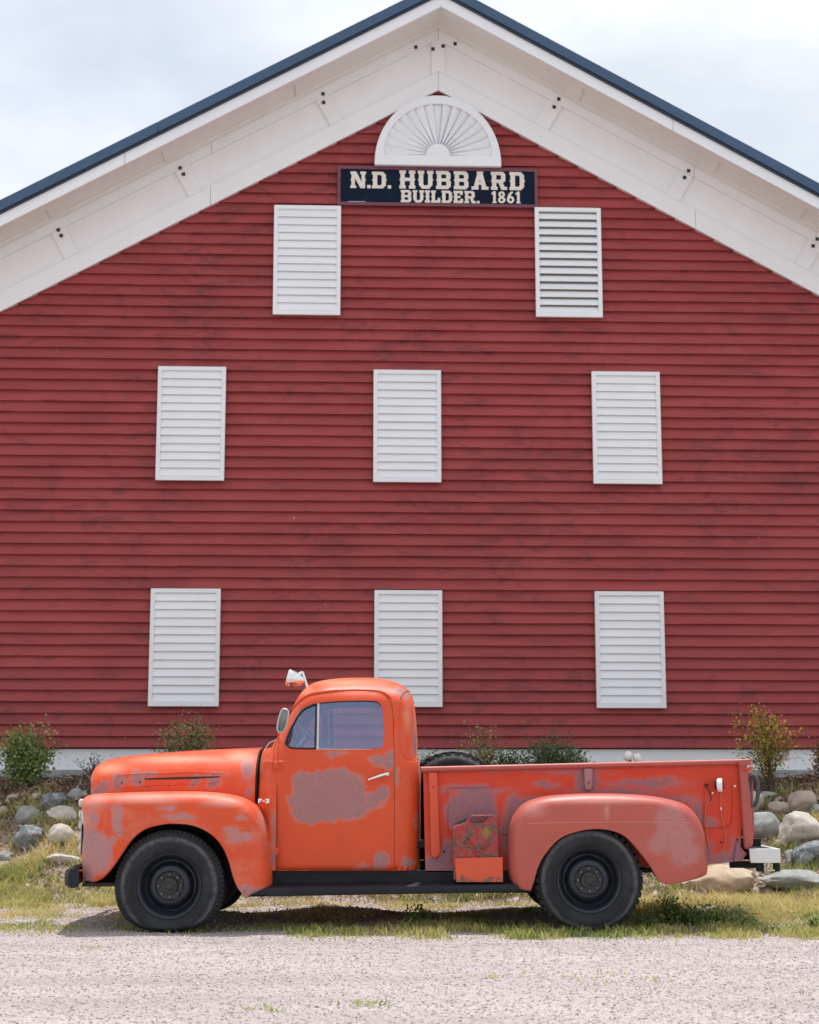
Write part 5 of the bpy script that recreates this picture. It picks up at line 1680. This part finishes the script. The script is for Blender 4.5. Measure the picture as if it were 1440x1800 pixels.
ROCKS = [  # px, py centre, width, height (photo pixels), kind, angularity, tilt, label, name
    (48, 1474, 64, 48, 'dark', .8, -8, 'dark blue-grey angular boulder with pale veins on the grassy bank'),
    (104, 1470, 42, 38, 'pale', .3, 35, 'rounded whitish boulder tilted beside the dark veined boulder'),
    (110, 1436, 54, 30, 'pale', .5, 10, 'light grey flat-topped boulder just ahead of the front fender'),
    (46, 1436, 42, 30, 'grey', .4, 20, 'mottled grey boulder above the dark veined boulder'),
    (93, 1410, 46, 34, 'dark', .6, 0, 'dark grey boulder half buried below the mulch ahead of the hood'),
    (131, 1398, 26, 22, 'grey', .4, 0, 'small bluish-grey stone below the mulch near the hood nose'),
    (9, 1507, 24, 18, 'grey', .3, 0, 'small grey stone low in the grass of the bank'),
    (112, 1512, 66, 20, 'pale', .6, 12, 'long pale slab of rock above the front bumper'),
    (4, 1427, 20, 18, 'beige', .4, 0, 'small beige stone in the dry grass of the bank'),
    (62, 1401, 20, 12, 'beige', .4, 0, 'little buff stone among dry stems under the mulch'),
    (143, 1447, 16, 22, 'pale', .3, 0, 'small white stone showing just past the front fender'),
    (144, 1482, 18, 24, 'pale', .3, 0, 'white rounded stone low beside the front fender edge'),
    (75, 1497, 18, 10, 'beige', .5, 0, 'brown clod of stone under the veined boulder'),
    (22, 1402, 22, 12, 'beige', .5, 0, 'small tan stone under the round green shrub'),
    (1412, 1411, 46, 38, 'beige', .2, -25, 'smooth rounded beige boulder near the top of the bank'),
    (1376, 1422, 40, 24, 'beige', .3, 8, 'low pale-brown rounded stone beside the smooth beige boulder'),
    (1330, 1410, 30, 42, 'pale', .5, 0, 'tall pale rock showing behind the tailgate'),
    (1348, 1455, 56, 46, 'grey', .3, 15, 'speckled grey rounded boulder behind the tailgate'),
    (1408, 1456, 78, 50, 'pale', .8, 14, 'big angular pale boulder, largest on the bank beyond the rear step'),
    (1440, 1424, 22, 18, 'grey', .4, 0, 'small light grey stone beside the smooth beige boulder'),
    (1432, 1500, 74, 40, 'dark', .9, -10, 'dark slate-blue fractured boulder beyond the rear step'),
    (1378, 1484, 34, 20, 'beige', .6, -20, 'brown wedge of rock above the rear step'),
    (1392, 1512, 22, 30, 'grey', .5, 0, 'narrow grey rock next to the rear step plate'),
    (1272, 1549, 112, 42, 'rust', .3, -4, 'broad rusty-orange boulder on the grass under the truck tail'),
    (1402, 1549, 120, 30, 'grey', .5, 3, 'long flat grey rock at the foot of the bank'),
    (1218, 1555, 34, 16, 'pale', .4, 0, 'small pale stone against the broad rusty boulder'),
    (1352, 1400, 34, 16, 'grey', .4, 0, 'low brown-grey stone under the yellowing shrub'),
    (1290, 1526, 70, 20, 'grey', .5, 0, 'grey rock lying in shade below the truck bed corner'),
    (700, 1557, 60, 22, 'grey', .5, 0, 'dusky grey rock seen under the running board'),
    (560, 1560, 40, 16, 'beige', .5, 0, 'tan rock seen under the cab sill'),
]
for i, (px, py, w_, h_, kd, ang, tilt, lab) in enumerate(ROCKS):
    gx0, gy0, gz0 = ground_at(px, py + h_ * 0.36)
    sc = (gy0 * 1.02) / FPX
    sx, sz = w_ * sc / 2, h_ * sc / 2
    me_ = rock_mesh(100 + i, sx * 1.06, (sx + sz) * 0.55, sz * 1.12, ang)
    o = link('boulder', me_, RK[kd])
    o.location = (gx0, gy0 + 0.06, CAM_H + ray(px, py).z * (gy0 + 0.06) / ray(px, py).y)
    o.rotation_euler = (random.uniform(-.15, .15), math.radians(tilt), random.uniform(-.2, .2))
    tag(o, lab, 'boulder' if w_ > 30 else 'stone', 'boulders on the bank below the barn')

# ------------------------------------------------------------------ shrubs
def leaf_mat(name, cols, trans=0.25):
    m = MT(name, 0.6, spec=0.3)
    at = m.n('ShaderNodeAttribute')
    at.attribute_name = 'tint'
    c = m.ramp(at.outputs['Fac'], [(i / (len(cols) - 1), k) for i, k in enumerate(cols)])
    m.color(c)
    m.b.inputs['Transmission Weight'].default_value = 0
    t = m.t
    tl = m.n('ShaderNodeBsdfTranslucent')
    m.l(c, tl.inputs['Color'])
    mxs = m.n('ShaderNodeMixShader')
    mxs.inputs[0].default_value = trans
    o_ = t.nodes['Material Output']
    m.l(m.b.outputs[0], mxs.inputs[1]); m.l(tl.outputs[0], mxs.inputs[2]); m.l(mxs.outputs[0], o_.inputs['Surface'])
    return m.m
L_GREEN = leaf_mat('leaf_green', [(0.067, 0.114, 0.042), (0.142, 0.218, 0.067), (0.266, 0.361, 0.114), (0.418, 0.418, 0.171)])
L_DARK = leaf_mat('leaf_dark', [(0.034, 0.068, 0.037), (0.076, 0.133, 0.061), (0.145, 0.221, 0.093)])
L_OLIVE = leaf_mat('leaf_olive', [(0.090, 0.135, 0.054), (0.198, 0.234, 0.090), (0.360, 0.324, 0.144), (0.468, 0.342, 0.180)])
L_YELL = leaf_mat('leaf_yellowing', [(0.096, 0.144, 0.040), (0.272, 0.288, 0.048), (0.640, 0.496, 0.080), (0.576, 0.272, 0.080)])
L_BROWN = leaf_mat('leaf_brown', [(0.135, 0.105, 0.045), (0.255, 0.165, 0.075), (0.330, 0.150, 0.090)])
M_STEM = simple('shrub_stem', (0.11, 0.075, 0.05), 0.85, 0.3, 12)
def leaves_mesh(pos, nrm, size, tint, aspect=0.5):
    """pos (n,3), nrm (n,3) leaf normals; folded leaf of four triangles each"""
    n = len(pos)
    up = RNG.normal(size=(n, 3))
    t = np.cross(nrm, up); t /= np.linalg.norm(t, axis=1, keepdims=True) + 1e-9
    b_ = np.cross(nrm, t)
    s = size[:, None]
    P0 = pos
    P1 = pos + t * s * 0.5 + b_ * s * aspect * 0.5 + nrm * s * 0.10
    P2 = pos + t * s * 1.0
    P3 = pos + t * s * 0.5 - b_ * s * aspect * 0.5 + nrm * s * 0.10
    V_ = np.stack([P0, P1, P2, P3], 1).reshape(-1, 3)
    b0 = np.arange(n)[:, None] * 4
    F_ = np.concatenate([b0 + np.array([[0, 1, 2]]), b0 + np.array([[0, 2, 3]])], 0)
    return V_, F_, np.repeat(tint, 4)
def np_mesh(name, V_, F_, tint=None):
    me_ = bpy.data.meshes.new(name)
    me_.vertices.add(len(V_)); me_.vertices.foreach_set('co', np.ascontiguousarray(V_, dtype=np.float32).ravel())
    k = F_.shape[1]
    me_.loops.add(len(F_) * k); me_.loops.foreach_set('vertex_index', np.ascontiguousarray(F_, dtype=np.int32).ravel())
    me_.polygons.add(len(F_)); me_.polygons.foreach_set('loop_start', np.arange(0, len(F_) * k, k, dtype=np.int32))
    if tint is not None:
        a = me_.attributes.new('tint', 'FLOAT', 'POINT')
        a.data.foreach_set('value', np.ascontiguousarray(tint, dtype=np.float32))
    me_.update(calc_edges=True)
    me_.validate()
    return me_
def shrub(name, px, pyb, pyt, wpx, Y, mat, label, stems=14, leaves=900, lsize=0.035, droop=0.5, fill=1.0, group=None, asp=0.55):
    d = ray(px, pyb)
    x, y = d.x * Y / d.y, Y
    z = float(hz(x, y))
    sc = Y / FPX
    zt = CAM_H + ray(px, pyt).z * Y / ray(px, pyt).y
    H, Wd = zt - z, wpx * sc / 2
    root = empty(name, (x, y, z - 0.02))
    tag(root, label, 'shrub', group)
    st = MB()
    pos, tin = [], []
    for k in range(stems):
        a = random.uniform(0, 2 * PI)
        rad = Wd * random.uniform(0.15, 1.0) ** 0.8
        hh = H * random.uniform(0.60, 1.0) * (1 - 0.35 * (rad / Wd) ** 2)
        tip = Vector((rad * math.cos(a), rad * math.sin(a) * 0.8, hh))
        p0 = Vector((random.uniform(-.04, .04), random.uniform(-.04, .04), 0))
        mid = Vector((tip.x * random.uniform(.25, .5), tip.y * random.uniform(.25, .5), hh * random.uniform(.45, .6)))
        path = [Vector(p) for p in catmull([p0, mid, tip], 6)]
        st.tube(path, [0.009 * (1 - 0.8 * i / (len(path) - 1)) for i in range(len(path))], 5)
        twigs = [path]
        for _ in range(6):
            i = random.randrange(4, len(path))
            dd = Vector((random.gauss(0, 1), random.gauss(0, 1), random.uniform(0.0, 1.2))).normalized() * random.uniform(.08, .22) * H * 1.4
            tw = [path[i], path[i] + dd * 0.5 + Vector((0, 0, .01)), path[i] + dd]
            st.tube(tw, [0.0035, 0.0025, 0.0015], 4)
            twigs.append([Vector(p) for p in catmull(tw, 3)])
        per = int(leaves / stems)
        for _ in range(per):
            tw = random.choice(twigs)
            lo_ = 0.22 if tw is path else 0.0
            t = lo_ + (1 - lo_) * random.random() ** 0.8
            q = tw[min(len(tw) - 1, int(t * (len(tw) - 1) + .5))]
            s = 0.028 * fill + 0.02
            pos.append((q.x + random.gauss(0, s), q.y + random.gauss(0, s), max(0.02, q.z + random.gauss(0, s))))
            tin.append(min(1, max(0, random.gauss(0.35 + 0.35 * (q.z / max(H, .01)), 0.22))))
    pos = np.array(pos)
    nr = RNG.normal(size=pos.shape) + np.array([0, 0, 0.7])
    nr /= np.linalg.norm(nr, axis=1, keepdims=True)
    V_, F_, tt = leaves_mesh(pos, nr, lsize * RNG.uniform(0.6, 1.3, len(pos)), np.array(tin), asp)
    st.obj('stem', M_STEM, root, smooth=60)
    link('foliage', np_mesh('foliage', V_, F_, tt), mat, root)
    return root
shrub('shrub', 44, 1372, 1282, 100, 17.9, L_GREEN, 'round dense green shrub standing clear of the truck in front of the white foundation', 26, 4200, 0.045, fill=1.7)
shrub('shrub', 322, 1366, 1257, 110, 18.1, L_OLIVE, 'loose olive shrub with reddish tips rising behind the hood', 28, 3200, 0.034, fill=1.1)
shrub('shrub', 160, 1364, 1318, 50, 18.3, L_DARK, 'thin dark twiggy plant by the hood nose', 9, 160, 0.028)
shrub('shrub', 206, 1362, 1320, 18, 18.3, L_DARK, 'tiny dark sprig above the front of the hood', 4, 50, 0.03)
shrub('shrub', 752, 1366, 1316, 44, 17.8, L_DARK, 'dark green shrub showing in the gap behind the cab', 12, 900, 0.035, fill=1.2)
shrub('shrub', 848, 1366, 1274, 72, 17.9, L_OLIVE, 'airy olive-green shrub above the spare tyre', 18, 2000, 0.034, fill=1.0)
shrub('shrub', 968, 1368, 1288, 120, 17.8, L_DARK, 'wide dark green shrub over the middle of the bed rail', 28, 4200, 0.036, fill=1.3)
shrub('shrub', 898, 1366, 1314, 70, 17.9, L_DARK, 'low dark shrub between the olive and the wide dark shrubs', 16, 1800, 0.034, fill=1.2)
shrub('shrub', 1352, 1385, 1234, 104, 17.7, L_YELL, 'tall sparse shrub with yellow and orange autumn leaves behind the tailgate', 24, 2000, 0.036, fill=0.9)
shrub('shrub', 1448, 1385, 1286, 50, 17.7, L_BROWN, 'brownish leafy shrub next to the yellowing shrub', 14, 800, 0.036, fill=1.0)
shrub('shrub', 1010, 1368, 1322, 70, 18.0, L_GREEN, 'low green sprigs at the end of the wide dark shrub', 12, 500, 0.03)

# ------------------------------------------------------------------ twin floodlights at the foundation
d = ray(1110, 1334)
fx, fy = d.x * 17.6 / d.y, 17.6
fz = float(hz(fx, fy))
fl = empty('flood_light', (fx, fy, fz))
tag(fl, 'pair of white round floodlights on a stake before the white foundation', 'floodlight')
def fpt(px, py):
    q = ray(px, py)
    return (q.x * 17.6 / q.y - fx, CAM_H + q.z * 17.6 / q.y - fz)
a = fpt(1108, 1336)
MB().tube([(a[0], 0, -0.05), (a[0], 0, a[1] + 0.01)], 0.012, 8).obj('stake', M_SEAL, fl, smooth=60)
for (px, py), tl in (((1104, 1329), 0.5), ((1121, 1333), -0.4)):
    q = fpt(px, py)
    MB().lathe([(0, -0.055), (0.03, -0.05), (0.043, -0.03), (0.047, 0.0), (0.043, 0.03), (0.03, 0.05), (0.0, 0.055)], 22, axis='Z').move(Matrix.Translation((q[0], 0, q[1])) @ Matrix.Rotation(tl, 4, 'Y')).obj('lamp_head', M_LENS, fl, smooth=60)

# ------------------------------------------------------------------ gravel stones, grass, weeds, mulch chips
def scatter_stones(n, x0, x1, y0, y1, s0, s1, name, mat, sink=0.3, dens=None):
    X = RNG.uniform(x0, x1, n); Y = RNG.uniform(y0, y1, n)
    if dens is not None:
        k = RNG.random(n) < dens(X, Y)
        X, Y = X[k], Y[k]
    n = len(X)
    S = s0 + (s1 - s0) * RNG.random(n) ** 2.5
    Z = hz(X, Y) + S * (0.5 - sink) * 0.6
    base = np.array([[1, 0, 0], [0, 1, 0], [-1, 0, 0], [0, -1, 0], [0.2, .1, 1], [-.1, -.2, -1], [.75, .7, .5], [-.7, .65, -.45], [-.7, -.7, .5], [.7, -.7, -.4]]) * 0.5
    faces = np.array([[0, 6, 4], [6, 1, 4], [1, 7, 2], [1, 2, 4], [2, 8, 4], [8, 3, 4], [3, 0, 4], [0, 1, 6], [2, 3, 8], [0, 3, 9]])
    jit = RNG.normal(1, 0.16, (n, len(base), 3))
    ang = RNG.uniform(0, 2 * PI, n)
    ca, sa = np.cos(ang), np.sin(ang)
    A = base[None] * jit * np.stack([S, S * RNG.uniform(.6, 1, n), S * RNG.uniform(.45, .8, n)], 1)[:, None, :]
    Vx = A[..., 0] * ca[:, None] - A[..., 1] * sa[:, None] + X[:, None]
    Vy = A[..., 0] * sa[:, None] + A[..., 1] * ca[:, None] + Y[:, None]
    Vz = A[..., 2] + Z[:, None]
    V_ = np.stack([Vx, Vy, Vz], -1).reshape(-1, 3)
    F_ = (faces[None] + (np.arange(n) * len(base))[:, None, None]).reshape(-1, 3)
    return link(name, np_mesh(name, V_, F_, np.repeat(RNG.random(n), len(base))), mat)
m = MT('gravel_stone', 0.85, spec=0.25)
at = m.n('ShaderNodeAttribute'); at.attribute_name = 'tint'
m.color(m.ramp(at.outputs['Fac'], [(0.0, (0.20, 0.17, 0.172)), (0.08, (0.31, 0.262, 0.26)), (0.3, (0.41, 0.352, 0.345)), (0.8, (0.46, 0.40, 0.39)), (1.0, (0.55, 0.50, 0.49))]))
M_STONE = m.m
gs = scatter_stones(60000, -3.6, 3.6, 6.9, 12.6, 0.006, 0.022, 'gravel', M_STONE)
tag(gs, 'loose pinkish gravel stones covering the lot', 'gravel', kind='stuff')
gs2 = scatter_stones(16000, -4.6, 4.6, 12.3, 15.2, 0.008, 0.03, 'gravel', M_STONE)
tag(gs2, 'sparse gravel stones among the grass under the truck', 'gravel', kind='stuff')

def fbm(x, y, s=1.0):
    v = 0
    for k, (a, b_, c_) in enumerate([(1.3, 2.1, .3), (2.7, -1.9, 1.7), (4.9, 3.3, 4.1), (-7.3, 6.1, 2.2), (11.0, 9.7, 5.0)]):
        v = v + np.sin(x * a * s + y * b_ * s + c_) * np.sin(y * a * s * 1.1 - x * b_ * s * .7 + c_ * 2) / (k * .6 + 1)
    return v
def grass(name, n, x0, x1, y0, y1, h0, h1, mat, label, dens, width=0.0045, lean=0.5, tint=(0.0, 1.0), clump=0):
    X = RNG.uniform(x0, x1, n); Y = RNG.uniform(y0, y1, n)
    if clump:
        cx_ = RNG.uniform(x0, x1, clump); cy_ = RNG.uniform(y0, y1, clump)
        i = RNG.integers(0, clump, n)
        X = cx_[i] + RNG.normal(0, 0.07, n); Y = cy_[i] + RNG.normal(0, 0.06, n)
    k = RNG.random(n) < np.clip(dens(X, Y), 0, 1)
    X, Y = X[k], Y[k]
    n = len(X)
    Z = hz(X, Y) - 0.005
    H = h0 + (h1 - h0) * RNG.random(n) ** 1.5
    a = RNG.uniform(0, 2 * PI, n)
    ln = H * RNG.uniform(0.1, 1.0, n) * lean
    dx, dy = np.cos(a) * ln, np.sin(a) * ln
    b_ = RNG.uniform(0, 2 * PI, n)
    w_ = width * RNG.uniform(0.6, 1.4, n)
    wx, wy = np.cos(b_) * w_, np.sin(b_) * w_
    p0 = np.stack([X - wx, Y - wy, Z], 1); p1 = np.stack([X + wx, Y + wy, Z], 1)
    m0 = np.stack([X + dx * .35 - wx * .8, Y + dy * .35 - wy * .8, Z + H * .6], 1); m1 = np.stack([X + dx * .35 + wx * .8, Y + dy * .35 + wy * .8, Z + H * .6], 1)
    tp = np.stack([X + dx, Y + dy, Z + H], 1)
    V_ = np.stack([p0, p1, m0, m1, tp], 1).reshape(-1, 3)
    b0 = (np.arange(n) * 5)[:, None]
    F_ = np.concatenate([b0 + np.array([[0, 1, 3]]), b0 + np.array([[0, 3, 2]]), b0 + np.array([[2, 3, 4]])], 0)
    pt = np.clip(0.5 + 0.22 * fbm(X, Y, .8) + RNG.normal(0, .2, n), 0, 1)
    pt = tint[0] + (tint[1] - tint[0]) * pt
    o = link(name, np_mesh(name, V_, F_, np.repeat(pt, 5)), mat)
    tag(o, label, 'grass', kind='stuff')
    return o
G_MAT = leaf_mat('grass_blades', [(0.11, 0.17, 0.045), (0.25, 0.31, 0.085), (0.46, 0.44, 0.15), (0.66, 0.54, 0.24), (0.74, 0.60, 0.34)], 0.35)
G_DARK = leaf_mat('grass_dark', [(0.06, 0.11, 0.04), (0.13, 0.20, 0.066), (0.24, 0.30, 0.10)], 0.3)
# short dry turf between the lot and the bank
grass('dry_grass', 150000, -5, 5, 12.7, 15.4, 0.012, 0.05, G_MAT, 'short dry yellow-green grass on the strip under and behind the truck',
      lambda x, y: 0.10 + 0.5 * fbm(x, y, 1.9) + 0.2 * (y - 13.4) / 2, lean=1.6, tint=(0.15, 1.0))
# greener, taller grass at the foot of the bank ahead of the truck
grass('tall_grass', 60000, -5.2, -1.9, 14.2, 16.0, 0.03, 0.10, G_MAT, 'taller green grass at the foot of the bank ahead of the truck',
      lambda x, y: 0.22 + 0.55 * fbm(x, y, 2.3), lean=1.6, tint=(0.05, 0.9))
grass('straw_grass', 60000, 1.7, 5.2, 12.9, 15.2, 0.03, 0.12, G_MAT, 'straw-yellow long grass behind the rear wheel',
      lambda x, y: 0.14 + 0.5 * fbm(x, y, 2.1) + 0.14 * (x - 2), lean=1.6, tint=(0.3, 1.0))
# green fringe where the gravel ends, along the truck's near side
grass('fringe_grass', 60000, -0.9, 3.4, 11.3, 12.75, 0.010, 0.05, G_MAT, 'low green grass fringe along the gravel edge beside the wheels',
      lambda x, y: (0.34 * np.exp(-((y - 12.14 - 0.20 * np.sin(x * 1.7 + 1) - 0.12 * np.sin(x * 5.1)) / 0.24) ** 2) + 0.10 * np.exp(-((y - 11.95) / 0.40) ** 2)) * (0.45 + 1.0 * fbm(x, y, 3.1)), lean=1.7, tint=(0.0, 0.8))
grass('fringe_tufts', 7000, -0.8, 3.6, 11.6, 12.5, 0.03, 0.085, G_MAT, 'little upright tufts in the fringe along the gravel edge',
      lambda x, y: 0.8 + 0 * x, lean=1.1, clump=90, tint=(0.0, 0.75))
grass('fringe_grass', 22000, -4.2, -0.6, 11.75, 13.1, 0.010, 0.045, G_MAT, 'thin yellowish grass wisps at the gravel edge by the flat front tyre',
      lambda x, y: 0.7 * np.exp(-((y - 12.45) / 0.34) ** 2) * (0.45 + 0.8 * fbm(x, y, 1.9)), lean=1.5, tint=(0.2, 0.7))
# tufts between the boulders
grass('bank_grass', 48000, -5.4, 5.6, 15.0, 17.5, 0.03, 0.14, G_MAT, 'green and straw tufts growing between the boulders of the bank',
      lambda x, y: 0.8 + 0 * x, lean=1.4, clump=420, tint=(0.05, 1.0))
for px, py, n in ((640, 1765, 90), (470, 1776, 60), (1045, 1722, 40), (1140, 1722, 50), (1068, 1712, 30), (20, 1632, 70), (860, 1718, 40), (160, 1668, 50)):
    x, y, z = ground_at(px, py)
    grass('gravel_weed', n, x - 0.06, x + 0.06, y - 0.08, y + 0.08, 0.008, 0.035, G_DARK if n > 100 else G_MAT, 'scattered little green weeds sprouting in the gravel', lambda a, b_: 1.0 + 0 * a, lean=1.8, tint=(0.2, 0.8), clump=3)
# leafy weeds by the rear wheel
def weed(px, py, pyt, wpx, Y, leaves, label, mat=L_GREEN, stems=9, ls=0.032):
    return shrub('weed', px, py, pyt, wpx, Y, mat, label, stems, leaves, ls, fill=0.8)
WL = [(1178, 1622, 1575, 26, 12.75, 520, 'upright dark leafy weed closest behind the rear wheel'),
      (1216, 1624, 1595, 50, 12.7, 600, 'spreading dark weed in the shade behind the rear wheel'),
      (1262, 1630, 1600, 60, 12.55, 700, 'broad low weed under the tail of the bed'),
      (1302, 1634, 1612, 50, 12.45, 420, 'last low weed of the row beyond the tail of the bed'),
      (1140, 1628, 1606, 40, 12.5, 360, 'low weed against the rear tyre tread'),
      (1430, 1640, 1612, 40, 12.3, 320, 'solitary low weed on the gravel edge well behind the truck'),
      (735, 1618, 1598, 40, 12.9, 300, 'small bright weed in the shade under the running board')]
for a in WL:
    o = weed(*a)
    o['category'] = 'weed'
    o['group'] = 'weeds along the gravel edge'
# rubble and dead stems on the slope
rub = scatter_stones(2600, -5.5, 5.7, 14.9, 17.6, 0.03, 0.14, 'rubble', RK['beige'], 0.55, lambda x, y: 0.75 + 0 * x)
tag(rub, 'small rubble stones strewn between the boulders of the bank', 'rubble', kind='stuff')
G_DEAD = leaf_mat('dead_stems', [(0.16, 0.11, 0.07), (0.33, 0.24, 0.15), (0.52, 0.41, 0.27)], 0.15)
grass('dead_stems', 26000, -5.5, 5.7, 14.7, 17.8, 0.04, 0.13, G_DEAD, 'dead brown stems and straw littering the bank',
      lambda x, y: 0.5 + 0.4 * fbm(x, y, 1.6), width=0.003, lean=2.4)
# mulch chips and dead leaves at the top of the bank
n = 44000
X = RNG.uniform(-5.6, 5.8, n); Y = RNG.uniform(15.0, 19.2, n)
k = RNG.random(n) < np.clip((Y - 16.4) / 0.7, 0.62, 1)
X, Y = X[k], Y[k]
pos = np.stack([X, Y, hz(X, Y) + RNG.uniform(0.0, 0.03, len(X))], 1)
nr = RNG.normal(size=pos.shape) * 0.6 + np.array([0, 0, 1.0]); nr /= np.linalg.norm(nr, axis=1, keepdims=True)
V_, F_, tt = leaves_mesh(pos, nr, RNG.uniform(0.025, 0.07, len(pos)), RNG.random(len(pos)), 0.4)
L_MULCH = leaf_mat('mulch_chips', [(0.05, 0.034, 0.025), (0.16, 0.11, 0.075), (0.30, 0.21, 0.14), (0.50, 0.39, 0.28)], 0.05)
mu = link('mulch', np_mesh('mulch', V_, F_, tt), L_MULCH)
tag(mu, 'brown bark mulch and dead leaves below the foundation', 'mulch', kind='stuff')
